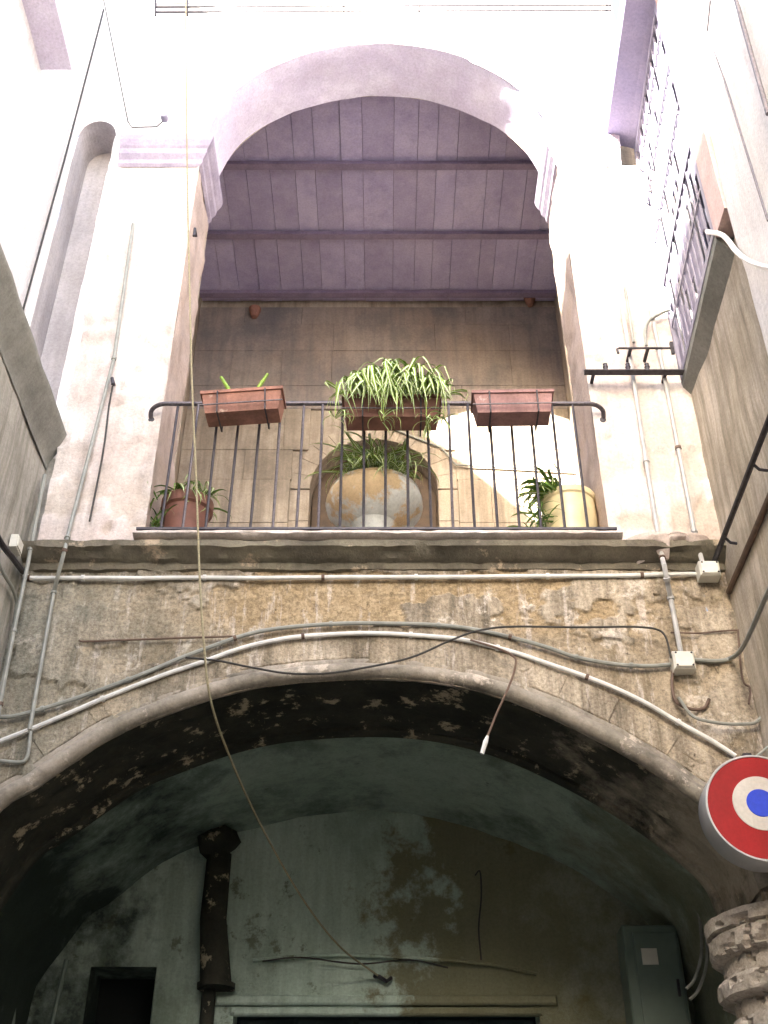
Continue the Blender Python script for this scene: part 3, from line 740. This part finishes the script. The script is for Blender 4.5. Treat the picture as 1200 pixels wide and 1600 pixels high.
# ------------------------------------------------------------------ railing
rail = thing('balcony_railing', 'dark iron balcony railing with thin upright bars across the tall arch', 'railing', (0, 5.36, 5.45))
RY = 5.38; zt = UY(600, 631, RY).z
x0, x1 = -1.42, 1.335
mb = MB(); mb.tube(smooth_path([(x0-.035, D-.03, zt-.07), (x0-.03, RY+.04, zt-.02), (x0+.03, RY+.005, zt), (x0+.14, RY, zt)], 5) + [Vector((0, RY, zt+.004)), Vector((x1-.14, RY, zt))] +
                   smooth_path([(x1-.13, RY, zt), (x1-.03, RY+.005, zt), (x1+.03, RY+.04, zt-.02), (x1+.035, D-.03, zt-.07)], 5), .0145, 10)
mb.build('handrail', M['iron_lit'], rail, True)
MB().box((x0, RY-.008, 5.383), (x1, RY+.008, 5.397)).build('bottom_rail', M['iron'], rail)
bm_ = MB(); bm_.tube([(0, 0, 0), (0, 0, zt-5.39)], .0085, 8); bme = bm_.mesh('baluster', M['iron'], True)
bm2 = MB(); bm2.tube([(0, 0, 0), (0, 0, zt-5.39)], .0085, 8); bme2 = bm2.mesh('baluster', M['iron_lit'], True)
pxb = [251,285,321,355,391,426,463,497,531,568,602,638,674,708,742,778,812,846,883,919]
for i, u in enumerate(pxb):
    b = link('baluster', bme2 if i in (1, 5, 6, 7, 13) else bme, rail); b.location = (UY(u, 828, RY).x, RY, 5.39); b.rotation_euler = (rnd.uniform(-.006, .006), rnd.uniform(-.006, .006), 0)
for x in (x0-.03, x1+.03):
    mb = MB(); mb.lathe([(.0,-.008),(.02,-.008),(.02,.0),(.014,.006),(0,.008)], (x, D-.045, zt-.07), 12, 'y'); mb.build('wall_flange', M['iron'], rail)

# ------------------------------------------------------------------ plants
def leaf_mesh(L_, wd, droop, curl, seed, mats):
    r = random.Random(seed); mb = MB(); n = 9; a0 = r.uniform(.5, 1.15); p = Vector((0, 0, 0)); ang = a0; ds = L_/n
    for i in range(n+1):
        t = i/n; wv = wd*(math.sin(math.pi*min(1, t*.85+.12))**.6)*(1-t**4*.95)
        side = Vector((0, 1, 0)); nrm = Vector((-math.sin(ang), 0, math.cos(ang)))
        sx = r.uniform(-.002, .002)
        for q, dn in ((-1, .25), (-.27, 0), (.27, 0), (1, .25)): mb.v.append(p + side*(wv*q+sx) + nrm*(wv*dn))
        p = p + Vector((math.cos(ang), 0, math.sin(ang)))*ds; ang -= droop*(.6+t*1.1)*ds/L_*1.6 + r.uniform(-.03, .03)
        ang = max(ang, -1.62)
    for i in range(n):
        for j in range(3): a = i*4+j; mb.f.append((a, a+1, a+5, a+4)); mb.m.append(1 if j == 1 else 0)
    return mb.mesh('leaf', mats, 'all')
LM = [leaf_mesh(.42*(.75+.08*i), .0125, 2.2+.2*i, 0, 10+i, [M['leafg'], M['leafw']]) for i in range(8)]
LM2 = [leaf_mesh(.30, .0105, 2.3, 0, 30+i, [M['leafg'], M['leafw']]) for i in range(4)]
LM3 = [leaf_mesh(.42, .010, 1.5+.15*i, 0, 70+i, [M['leafg'], M['leafw']]) for i in range(5)]
LMD = [leaf_mesh(.26, .008, 1.6, 0, 50+i, [M['leafd'], M['leafg']]) for i in range(4)]
def leaves(parent, c, n, meshes, spread=(.2, .08), sc_=(.7, 1.15), yaw=None, tilt=.25, seed=1, dome=0):
    r = random.Random(seed)
    for i in range(n):
        o = link('leaf', r.choice(meshes), parent)
        fx = r.uniform(-1, 1); o.location = c + Vector((fx*spread[0], r.uniform(-1, 1)*spread[1], r.uniform(-.02, .02) + dome*(1-fx*fx)))
        a = r.uniform(*yaw) if yaw else r.uniform(0, 2*math.pi)
        o.rotation_euler = (r.uniform(-.6, .6), r.uniform(-tilt*1.8, tilt*1.4), a); s = r.uniform(*sc_); o.scale = (s, s*r.uniform(.6, 1.15), s)

def trough(name, label, c, L_, mat, rz=0, ry=0, h=.155, dp=.17, group=None):
    t = thing(name, label, 'planter', c, group); t.rotation_euler = (0, ry, rz)
    bpy.context.view_layer.update()
    def lk(mb, nm, m, par=None, sm=False):
        me = mb.mesh(nm, m, sm); o = bpy.data.objects.new(nm, me); C.objects.link(o); o.parent = par or t; return o
    mb = MB(); a, b = L_/2, dp/2
    v = []
    for z, e in ((0, .02), (h-.02, .0), ):
        v += [(-a+e, -b+e, z), (a-e, -b+e, z), (a-e, b-e, z), (-a+e, b-e, z)]
    mb.add(v, [(3,2,1,0),(0,1,5,4),(1,2,6,5),(2,3,7,6),(3,0,4,7)]); body = lk(mb, 'trough', mat)
    mb = MB()
    for (p, q) in (((-a-.01, -b-.01, h-.022), (a+.01, -b+.012, h)), ((-a-.01, b-.012, h-.022), (a+.01, b+.01, h)), ((-a-.01, -b+.012, h-.022), (-a+.012, b-.012, h)), ((a-.012, -b+.012, h-.022), (a+.01, b-.012, h))): mb.box(p, q)
    lk(mb, 'rim', mat)
    mb = MB().box((-a+.012, -b+.012, h-.05), (a-.012, b-.012, h-.03)); lk(mb, 'soil', M['soil'])
    # two iron holder straps and a front wire
    for sx in (-.6, .6):
        mb = MB(); mb.tube([(sx*a, b+.02, h+.01), (sx*a, b+.015, -.012), (sx*a, -b-.004, -.012), (sx*a, -b-.016, h*.9)], .005, 6); lk(mb, 'holder_strap', M['iron'])
    mb = MB(); mb.tube([(-a-.01, -b-.012, .04), (a+.01, -b-.012, .04)], .005, 6); lk(mb, 'holder_wire', M['iron_lit'])
    return t
tl = trough('planter_box', 'terracotta planter box holding two cut stems, hung on the left of the railing', (UY(381, 640, 5.26).x, 5.26, UY(381, 641, 5.19).z), .48, M['terra'], R(-3), R(-2.5), group='planter boxes on the railing')
for i, (dx, an) in enumerate(((-.06, -.5), (.07, .55))):
    mb = MB(); mb.tube([(dx, -.05, .10), (dx+an*.06, -.055, .20), (dx+an*.15, -.06, .29)], [.013, .013, .010], 8); o = link('stem', mb.mesh('stem', M['leafg'], True)); o.parent = tl
tr = trough('planter_box', 'empty lilac brown planter box hung on the right of the railing', (UY(801, 640, 5.26).x, 5.26, UY(801, 643, 5.19).z), .475, M['lilac'], R(-1), R(-.5), group='planter boxes on the railing')
tc = trough('planter_box', 'brown planter box overflowing with striped spider plant on the railing centre', (UY(612, 648, 5.26).x, 5.26, UY(612, 650, 5.19).z), .58, M['terra_dark'], 0, 0, group='planter boxes on the railing')
sp = thing('spider_plant', 'bushy green and white spider plant spilling over the middle of the railing', 'plant', (tc.location.x, 5.26, tc.location.z+.14))
c = Vector((tc.location.x, 5.25, tc.location.z+.15))
leaves(sp, c, 130, LM, (.15, .06), (.5, .85), seed=3, dome=.07)
leaves(sp, c + Vector((0, -.04, .03)), 80, LM, (.20, .03), (.7, 1.05), (math.pi*1.2, math.pi*1.8), seed=5, dome=.08)
leaves(sp, c + Vector((-.22, -.03, .0)), 16, LM, (.04, .05), (.5, .8), (math.pi*1.0, math.pi*1.5), seed=6)
leaves(sp, c + Vector((.22, -.04, .0)), 26, LM, (.05, .05), (.6, .95), (math.pi*1.45, math.pi*2.0), seed=7)
leaves(sp, c + Vector((0, -.10, -.02)), 46, LM, (.24, .02), (.45, .8), (math.pi*1.2, math.pi*1.8), seed=41)
for k, (dx, L_) in enumerate(((-.05, .30), (.20, .34), (-.33, .28), (.3, .28))):    # plantlets on runners
    p = c + Vector((dx, -.13, .02)); q = p + Vector((0, -.05, -L_)); mb = MB(); mb.tube(smooth_path([p + Vector((0, .1, .0)), p + Vector((0, -.03, .01)), q], 6), .0025, 5); mb.build('runner', M['leafg'], sp)
    leaves(sp, q, 9, LM2, (.01, .01), (.4, .65), seed=20+k)
# stone bowl with spider plant
by = 5.80; bc = Vector((UY(585, 780, by).x, by, 5.36))
bowl = thing('bowl_planter', 'round mottled stone bowl planter on the loggia floor behind the bars', 'planter', bc)
mb = MB(); mb.lathe([(.0,.0),(.19,.0),(.19,.05),(.13,.08),(.11,.2),(.12,.29),(.15,.33),(0,.33)], bc, 32); mb.build('foot', M['marble'], bowl, True)
bp = [(.0,.32),(.12,.322),(.17,.34),(.22,.37),(.265,.41),(.296,.455),(.306,.495),(.302,.53),(.29,.56),(.283,.567),(.29,.578),(.28,.588),(.255,.585),(.24,.56),(0,.56)]
mb = MB(); mb.lathe(bp, bc, 48); mb.build('bowl', M['marble'], bowl, True)
mb = MB(); mb.lathe([(.0,.572),(.245,.566)], bc, 24); mb.build('soil', M['soil'], bowl)
p2 = thing('spider_plant', 'smaller spider plant growing out of the round stone bowl', 'plant', bc + Vector((0, 0, .57)))
leaves(p2, bc + Vector((0, -.14, .61)), 120, LM3, (.13, .08), (.75, 1.15), seed=8, dome=.06)
leaves(p2, bc + Vector((0, -.20, .60)), 36, LM2, (.17, .05), (.6, .9), (math.pi*1.05, math.pi*1.95), seed=9, dome=.04)
# left clay pot
py = 5.68; pc = Vector((UY(292, 800, py).x, py, 5.36))
pot = thing('clay_pot', 'dark red clay pot at the left foot of the railing', 'flower pot', pc)
mb = MB(); mb.lathe([(0,0),(.105,0),(.14,.35),(.158,.36),(.16,.425),(.147,.43),(.135,.39),(0,.39)], pc, 32); mb.build('pot', M['terra_dark'], pot, True)
mb = MB(); mb.lathe([(0,.40),(.135,.395)], pc, 20); mb.build('soil', M['soil'], pot)
p3 = thing('leafy_plant', 'half shaded green and white leafy plant in the dark red clay pot', 'plant', pc + Vector((0,0,.4)))
leaves(p3, pc + Vector((0, -.03, .41)), 30, LM2, (.09, .08), (.6, .95), seed=11); leaves(p3, pc + Vector((-.05, -.05, .39)), 40, LMD, (.12, .08), (.7, 1.2), seed=12)
leaves(p3, pc + Vector((.06, -.07, .42)), 24, LM2, (.08, .05), (.6, .9), seed=17)
leaves(p3, pc + Vector((-.17, -.05, .2)), 26, LMD, (.05, .08), (.7, 1.1), seed=13)
# right yellow pot
py = 5.70; pc = Vector((UY(890, 800, py).x, py, 5.36))
pot = thing('yellow_pot', 'yellow glazed flower pot at the right foot of the railing', 'flower pot', pc)
mb = MB(); mb.lathe([(0,0),(.12,0),(.15,.12),(.16,.30),(.158,.42),(.168,.43),(.168,.47),(.155,.475),(.145,.445),(0,.43)], pc, 32); mb.build('pot', M['yellow'], pot, True)
mb = MB(); mb.lathe([(0,.45),(.145,.445)], pc, 20); mb.build('soil', M['soil'], pot)
p4 = thing('leafy_plant', 'green plant leaning left out of the yellow pot', 'plant', pc + Vector((0,0,.45)))
leaves(p4, pc + Vector((-.10, -.06, .45)), 60, LMD + LM2[:1], (.06, .08), (.8, 1.35), (math.pi*.6, math.pi*1.4), seed=14); leaves(p4, pc + Vector((-.20, -.06, .22)), 44, LMD, (.05, .08), (.7, 1.2), seed=16)
leaves(p4, pc + Vector((0, -.03, .46)), 8, LMD, (.08, .08), (.6, .8), seed=15)

# ------------------------------------------------------------------ pipes and cables on the facade
YF = D-.03
def cable(name, cat, label, px, r, mat, Y=YF, k=6, mats=None, sag=None, clips=0, group=None, smooth=True):
    P = [UY(p[0], p[1], p[2] if len(p) > 2 else Y) for p in px]
    if smooth: P = smooth_path(P, k)
    P = [p + Vector((0, 0, .0035*fbm(p.x*2.3+r*90, p.z*2.3, 0, 3))) + Vector((.003*fbm(p.z*2.1, p.x+r*70, 5, 3), 0, 0)) for p in P]
    mb = MB(); mb.tube(P, r, 8)
    if not clips: o = mb.build(name, mat, None, True); return tag(o, label, cat, group)
    t = thing(name, label, cat, P[0], group); mb.build('pipe' if cat == 'pipe' else 'run', mat, t, True)
    for i in range(1, clips+1):
        q = P[int(len(P)*i/(clips+1))]; q2 = P[min(len(P)-1, int(len(P)*i/(clips+1))+1)]; d = (q2-q).normalized()
        MB().tube([q-d*.009, q+d*.009], r*1.45, 8).build('clip', mats or (mat if i % 3 else M['brown_wire']), t)
    return t
cable('conduit', 'pipe', 'white conduit running level just below the cornice from left corner to right junction box', [(30,885),(42,899),(62,903),(320,903),(600,902),(900,900),(1092,897)], .013, M['conduit'], clips=9)
cable('conduit', 'pipe', 'grey conduit arching over the low arch, uppermost of the two', [(0,1120),(30,1117),(110,1094),(200,1062),(300,1021),(400,988),(500,976),(600,974),(700,978),(770,989),(850,1010),(900,1027),(960,1038),(1010,1041),(1052,1038)], .012, M['grey_conduit'], clips=8)
cable('conduit', 'pipe', 'bright white conduit following the curve of the low arch below the grey one', [(0,1158),(80,1126),(160,1092),(240,1060),(310,1036),(380,1012),(450,997),(520,991),(600,990),(680,995),(730,1001),(800,1018),(850,1035),(930,1063),(1000,1094),(1060,1128),(1110,1156),(1150,1182)], .013, M['conduit'], clips=7)
cable('cable', 'cable', 'dark wire looping across the crown of the low arch and along to the right', [(290,1027),(340,1032),(400,1044),(450,1052),(510,1052),(560,1045),(640,1028),(700,1002),(745,986),(800,979),(900,980),(990,980),(1025,983),(1040,995),(1048,1028)], .006, M['wire'], Y=YF-.055)
cable('cable', 'cable', 'thin brown cable under the left part of the cornice band', [(124,1000),(135,1002),(200,1000),(300,996),(380,994)], .006, M['brown_wire'], Y=YF)
cable('conduit', 'pipe', 'slim grey pipe climbing the left pier down past the cornice', [(208,350,5.42),(178,560,5.42),(155,650,5.42),(105,840,5.42),(101,860,5.345),(92,893,5.37),(84,925,5.46),(46,1140,5.46)], .012, M['grey_conduit'], clips=4, smooth=False)
cable('conduit', 'pipe', 'slim grey pipe in the left inside corner of the courtyard', [(70,742),(48,858),(44,880),(22,985),(0,1100),(-8,1150)], .012, M['grey_conduit'], Y=5.40, clips=3, smooth=False)
cable('conduit', 'pipe', 'short bent conduit at the lower left beside the arch moulding', [(0,1189),(30,1191),(40,1187),(45,1170),(50,1120)], .010, M['grey_conduit'])
cable('wire', 'wire', 'broken black wire running down the left pier', [(176,604,5.42),(170,640,5.43),(162,700,5.42),(154,745,5.43),(140,815,5.42)], .006, M['wire'])
cable('conduit', 'pipe', 'inner white pipe down the right pier into the lower junction box', [(943,310,5.42),(958,395,5.42),(985,560,5.42),(1010,720,5.42),(1035,872,5.41),(1038,884,5.34),(1042,905,5.36),(1048,935,5.45),(1064,1020,5.46)], .014, M['pale_conduit'], clips=5, smooth=False)
cable('conduit', 'pipe', 'outer white pipe down the right pier into the upper junction box', [(972,300,5.42),(1000,400,5.42),(1030,545,5.42),(1060,700,5.42),(1085,830,5.42),(1098,880,5.42)], .014, M['pale_conduit'], clips=4, smooth=False)
cable('conduit', 'pipe', 'thin pipe passing the right impost and joining the inner white pipe', [(938,215,5.28),(945,262,5.30),(952,300,5.41),(965,385,5.41),(980,470,5.41),(990,535,5.41)], .010, M['grey_conduit'], smooth=False)
cable('conduit', 'pipe', 'curved grey conduit elbow below the lattice window', [(1010,540,5.40),(1008,518,5.40),(1014,502,5.40),(1028,492,5.40),(1046,484,5.40)], .010, M['grey_conduit'])
cable('cable', 'cable', 'looped brown cable below the lower junction box', [(1052,1045),(1050,1070),(1056,1096),(1080,1108),(1100,1106),(1108,1092)], .009, M['brown_wire'])
cable('cable', 'cable', 'lowest cable curving across the right wall corner', [(1060,1090),(1085,1120),(1130,1130),(1170,1131),(1185,1126),(1205,1100)], .009, M['grey_conduit'], Y=5.44)
cable('cable', 'cable', 'thin brown cable above the lower junction box at right', [(1048,988),(1090,989),(1130,986),(1162,984)], .005, M['brown_wire'])
def wallrun(name, cat, label, pts, r, mat):
    mb = MB(); mb.tube(smooth_path(pts, 5), r, 8); return tag(mb.build(name, mat, None, True), label, cat)
cb_ = UY(1082,1031,YF); 
wallrun('conduit', 'pipe', 'grey conduit leaving the lower junction box and turning along the right wall', [cb_, UY(1120,1033,YF), UY(1143,1028,YF-.01), UX(1160,1012,1.86), UX(1178,975,1.85), UX(1200,925,1.84), UX(1230,865,1.82)], .013, M['grey_conduit'])
wallrun('cable', 'cable', 'short dark hanging cable in the right corner', [UY(1153,985,5.4), UY(1160,1060,5.42), UY(1172,1075,5.42), UY(1170,1100,5.42)], .006, M['brown_wire'])
# wire hanging with bright tip
t = thing('hanging_wire', 'loose wire hanging into the dark arch with a white connector at its end', 'wire', UY(735, 1000, YF-.02))
P = smooth_path([UY(735,1000,YF-.03), UY(775,1012,YF-.05), UY(800,1024,YF-.08), UY(806,1036,YF-.09), UY(797,1068,YF-.09), UY(776,1115,YF-.09), UY(762,1150,YF-.09)], 6)
MB().tube(P, .0062, 6).build('lead', M['brown_wire'], t, True)
MB().tube([P[-1], UY(759,1158,YF-.09), UY(753,1178,YF-.09)], [.007,.013,.011], 8).build('connector', M['conduit'], t, True)
# rope from roof to passage
P = smooth_path([UY(290,-40,5.28), UY(291,120,5.28), UY(293,300,5.28), UY(297,480,5.27), UY(300,600,5.25), UY(307,760,5.25), UY(312,900,5.25), UY(319,1010,5.26), UY(330,1098,5.36), UY(362,1190,5.8), UY(408,1290,6.4), UY(470,1400,7.0), UY(530,1478,7.5), UY(590,1524,PB-.05)], 6)
mb = MB(); mb.tube(P, .0062, 8); tag(mb.build('rope', M['rope'], None, True), 'long thin rope dropping from the roof across the left pier into the dark passage', 'rope')
mb = MB(); c = UY(592,1526,PB-.04); mb.tube([c+Vector((-.03,.02,.01)), c, c+Vector((.05,0,-.03)), c+Vector((.08,.03,0))], .014, 6); tag(mb.build('wall_hook', M['iron']), 'iron hook above the passage doorway where the rope ends', 'hook')
# top left cable with hook
P = [UY(160,-10,5.40), UY(165,15,5.40), UY(200,190,5.40), UY(206,199,5.40), UY(245,198,5.40), UY(258,186,5.40)]
mb = MB(); mb.tube(P, .005, 6); tag(mb.build('cable', M['wire'], None, True), 'thin black cable slanting down above the left impost to a small insulator', 'cable')
c = UY(257,184,5.38); mb = MB(); mb.lathe([(0,-.03),(.022,-.028),(.03,0),(.022,.028),(0,.03)], c, 12, 'y'); tag(mb.build('insulator', M['grille'], None, True), 'small lilac insulator knob on the wall above the left impost', 'insulator')
P = [UY(168,-10,5.46), UY(165,10,5.46), UY(100,250,5.46), UY(35,485,5.46)]
mb = MB(); mb.tube([UY(162,15,5.46), UY(100,252,5.46), UY(34,492,5.46)], .008, 6); tag(mb.build('cable', M['wire'], None, True), 'black line added along the far left upper wall corner beside the niche', 'cable')  # dark tube added to draw the wall corner edge
c = UY(304,368,5.40); mb = MB(); mb.tube([c+Vector((0,.05,.05)), c+Vector((0,-.02,.05)), c+Vector((0,-.02,-.03))], .01, 6); tag(mb.build('wall_hook', M['iron']), 'small iron hook on the left pier beside the rope', 'hook')
c = UY(176,600,5.42); mb = MB(); mb.tube([c+Vector((0,.05,.02)), c+Vector((0,-.03,.02)), c+Vector((.01,-.03,-.03))], .012, 6); tag(mb.build('wall_hook', M['iron']), 'iron peg at the top of the broken wire on the left pier', 'hook')

# thin rail with ties along the top cornice
gt = thing('cornice_rail', 'thin dark rail with short ties along the top cornice above the arch', 'rail', UY(600, 15, 5.36))
for v_ in (11, 19): MB().tube([UY(243, v_, 5.36), UY(600, v_-2, 5.36), UY(955, v_-3, 5.36)], .009, 6).build('bar', M['iron'], gt)
for u_ in (243, 293, 537, 655, 948): MB().tube([UY(u_, -4, 5.37), UY(u_, 24, 5.37)], .009, 6).build('tie', M['iron'], gt)
# junction boxes
def jbox(u, v, wd, h, label, Y=5.44):
    c = UY(u, v, Y); t = thing('junction_box', label, 'junction box', c, 'plastic junction boxes on the wall')
    MB().bbox((c.x-wd/2, c.y-.035, c.z-h/2), (c.x+wd/2, c.y+.05, c.z+h/2), .008).build('case', M['box'], t)
    MB().bbox((c.x-wd/2+.006, c.y-.043, c.z-h/2+.006), (c.x+wd/2-.006, c.y-.033, c.z+h/2-.006), .005).build('cover', M['box'], t)
    for sx in (-1, 1):
        for sz in (-1, 1):
            MB().lathe([(0,-.003),(.005,-.003),(.006,0)], (c.x+sx*(wd/2-.016), c.y-.043, c.z+sz*(h/2-.016)), 8, 'y').build('screw', M['iron'], t)
jbox(1107, 892, .115, .095, 'upper pale plastic junction box where the level conduit ends at right', 5.42)
jbox(1067, 1035, .115, .105, 'lower pale plastic junction box beside the grey conduit at right', 5.44)

# angle iron with insulators on the right pier
br = thing('wall_bracket', 'dark angle iron bracket with insulators spanning the right pier below the lattice', 'bracket', UY(990, 578, 5.36))
a, b = UY(913, 580, 5.36), UY(1066, 573, 5.36)
MB().box((a.x, 5.33, a.z-.018), (b.x, 5.37, a.z-.010)).build('flange', M['iron'], br); MB().box((a.x, 5.37, a.z-.018), (b.x, 5.378, a.z+.022)).build('web', M['iron'], br)
for u in (945, 980, 1010):
    c = UY(u, 567, 5.35); MB().lathe([(0,-.03),(.016,-.03),(.012,-.01),(.018,.005),(.012,.02),(.015,.03),(0,.035)], (c.x, 5.35, a.z+.02), 10).build('insulator', M['iron'], br, True)
MB().box((a.x+.05, 5.37, a.z-.012), (a.x+.07, 5.5, a.z+.002)).build('stay', M['iron'], br); MB().box((b.x-.12, 5.37, a.z-.012), (b.x-.10, 5.5, a.z+.002)).build('stay', M['iron'], br)
b2 = thing('wall_bracket', 'shorter iron bar with hooked left end above the angle iron on the right pier', 'bracket', UY(1005, 543, 5.34))
a, b = UY(965, 544, 5.34), UY(1052, 541, 5.34)
MB().tube([(a.x, 5.34, a.z-.045), (a.x-.005, 5.34, a.z-.01), (a.x+.01, 5.34, a.z), (b.x, 5.34, a.z)], .0085, 6).build('bar', M['iron'], b2)
MB().box((b.x-.02, 5.33, a.z-.05), (b.x, 5.35, a.z+.05)).build('end_plate', M['iron'], b2)
for u in (985, 1012): c = UY(u, 543, 5.34); MB().box((c.x-.01, 5.34, a.z-.008), (c.x+.01, 5.46, a.z+.006)).build('stay', M['iron'], b2)

# dark bar on standoffs along the right wall
rb = thing('wall_rail', 'dark flat iron rail on standoffs running along the right wall', 'rail', (1.88, 4.6, 5.2))
def RWp(y, z, o): return Vector((RX-(D-y)*SK-o, y, z))
MB().tube([RWp(5.46,5.21,.07), RWp(4.4,5.21,.07), RWp(2.0,5.2,.07)], .016, 8).build('bar', M['iron'], rb, True)
for y in (5.2, 4.55, 3.9, 3.2): MB().tube([RWp(y,5.21,.07), RWp(y,5.17,.04), RWp(y,5.16,-.02)], .009, 6).build('standoff', M['iron'], rb)
mb = MB(); mb.tube([RWp(5.47,5.02,.015), RWp(4.2,5.0,.02), RWp(2.0,5.0,.02)], .018, 8); tag(mb.build('conduit', M['brown_wire'], None, True), 'dark brown tube added as the shadow of the iron rail along the right wall', 'pipe')  # dark tube standing in for the shadow line of the iron rail
# cable on the window sill, dark wall lines
mb = MB(); mb.tube(smooth_path([UX(1105,362,1.84), UX(1130,368,1.82), UX(1150,392,1.80), UX(1170,408,1.79), UX(1200,418,1.77), UX(1240,420,1.76)], 5), .014, 8); tag(mb.build('cable', M['conduit'], None, True), 'thick white cable draped over the end of the lattice window sill', 'cable')
for i, (pts, r, lb) in enumerate((([(1150,0),(1200,178)], .012, 'dark cable down the bright upper right wall, the one nearer the edge'), ([(1110,0),(1105,50),(1130,120),(1200,345)], .006, 'thin dark cable kinked down the bright upper right wall'))):
    mb = MB(); mb.tube([UX(u, v, 1.80) for u, v in pts], r, 6); tag(mb.build('cable', M['iron_lit'], None, True), lb, 'cable')
# left wall bits
mb = MB(); mb.tube(smooth_path([UX(-40,770,-2.02), UX(0,845,-2.02), UX(20,872,-2.01), UY(36,893,5.43)], 5), .017, 8); tag(mb.build('conduit', M['iron'], None, True), 'dark conduit coming along the left wall to the corner', 'pipe')
c = UX(25, 852, -2.03); mb = MB().box((c.x-.02, c.y-.05, c.z-.04), (c.x+.02, c.y+.05, c.z+.04)); mb.box((c.x+.02, c.y-.04, c.z-.03), (c.x+.026, c.y+.04, c.z+.03)); tag(mb.build('junction_box', M['box']), 'small pale box on the left wall above the corner conduit', 'junction box')
mb = MB(); mb.tube(smooth_path([UX(-30,800,-2.03), UX(0,885,-2.03), UX(22,925,-2.03), UX(24,960,-2.03), UX(5,1060,-2.03), UX(-10,1110,-2.03)], 5), .010, 8); tag(mb.build('cable', M['grey_conduit'], None, True), 'grey cable bending down the left wall at the picture edge', 'cable')
# hanging cables in passage
for i, (pp, lb) in enumerate((([(1086,1395),(1094,1440),(1096,1490),(1085,1530),(1072,1545)], 'left of two pale cables hanging in the dark beside the right column'), ([(1098,1395),(1104,1450),(1104,1505),(1092,1545),(1078,1562)], 'right of two pale cables hanging in the dark beside the right column'))):
    mb = MB(); mb.tube(smooth_path([UY(u, v, 7.0) for u, v in pp], 5), .010, 6); tag(mb.build('cable', M['grey_conduit'], None, True), lb, 'cable')

for i, (pp, lb) in enumerate((([(32,1455,7.6),(24,1530,7.6),(16,1640,7.6)], 'faint green pipe rising in the black lower left of the passage, nearer the edge'), ([(104,1500,7.7),(90,1560,7.7),(72,1640,7.7)], 'faint green pipe rising in the black lower left of the passage, beside the small opening'))):
    mb = MB(); mb.tube([UY(*q) for q in pp], .018, 8); tag(mb.build('pipe', M['cab'], None, True), lb, 'pipe')
for pp, lb in (([(742,1368),(750,1362),(752,1400),(748,1450),(752,1500)], 'thin black wire hanging on the brown stained right half of the passage wall'), ([(410,1502),(470,1496),(560,1506),(640,1500),(700,1512)], 'thin black wire stretched level over the passage doorway')):
    mb = MB(); mb.tube(smooth_path([UY(u, v, PB-.06) for u, v in pp], 6), .0055, 6); tag(mb.build('wire', M['wire'], None, True), lb, 'wire')
# ------------------------------------------------------------------ round sign
SY = 5.20; sc0 = UY(1190, 1261, SY); SR = .252
sg = thing('round_sign', 'round drum shaped sign with red, white and blue rings beside the low arch', 'sign', sc0)
def disc(name, r, y, mat, c=sc0, th=.003):
    mb = MB(); mb.lathe([(0, y), (r-.001, y), (r, y+.001), (r, y+th)], (c.x, 0, c.z), 64, 'y'); return mb.build(name, mat, sg)
mb = MB(); mb.lathe([(.0, SY+.155), (SR+.0, SY+.155), (SR+.012, SY+.14), (SR+.012, SY+.004), (SR+.009, SY-.004), (SR+.001, SY-.004), (SR-.001, SY+.004)], (sc0.x, 0, sc0.z), 64, 'y'); mb.build('casing', M['metal'], sg, True)
disc('red_face', SR-.001, SY, M['red'])
wc_ = UY(1190,1255,SY); wc_.y = 0
disc('white_ring', .133, SY-.003, M['signwhite'], Vector((sc0.x-.0, 0, wc_.z)))
disc('blue_dot', .068, SY-.006, M['blue'], Vector((sc0.x-.0, 0, wc_.z)))
mb = MB(); mb.box((sc0.x-.02, SY+.05, sc0.z+SR), (sc0.x+.02, SY+.11, sc0.z+SR+.045)); mb.tube([(sc0.x, SY+.08, sc0.z+SR+.03), (sc0.x, D+.02, sc0.z+SR+.03)], .012, 8); mb.build('bracket', M['iron'], sg)
mb = MB(); mb.tube([(sc0.x, SY+.14, sc0.z), (sc0.x, D+.02, sc0.z)], .03, 12); mb.build('mount', M['iron'], sg)
mb = MB(); mb.tube(smooth_path([Vector((sc0.x+.02, SY+.1, sc0.z+SR+.02)), UY(1205,1160,5.3), UY(1215,1120,5.4), UY(1235,1060,5.42)], 5), .007, 6); mb.build('power_lead', M['grey_conduit'], sg, True)
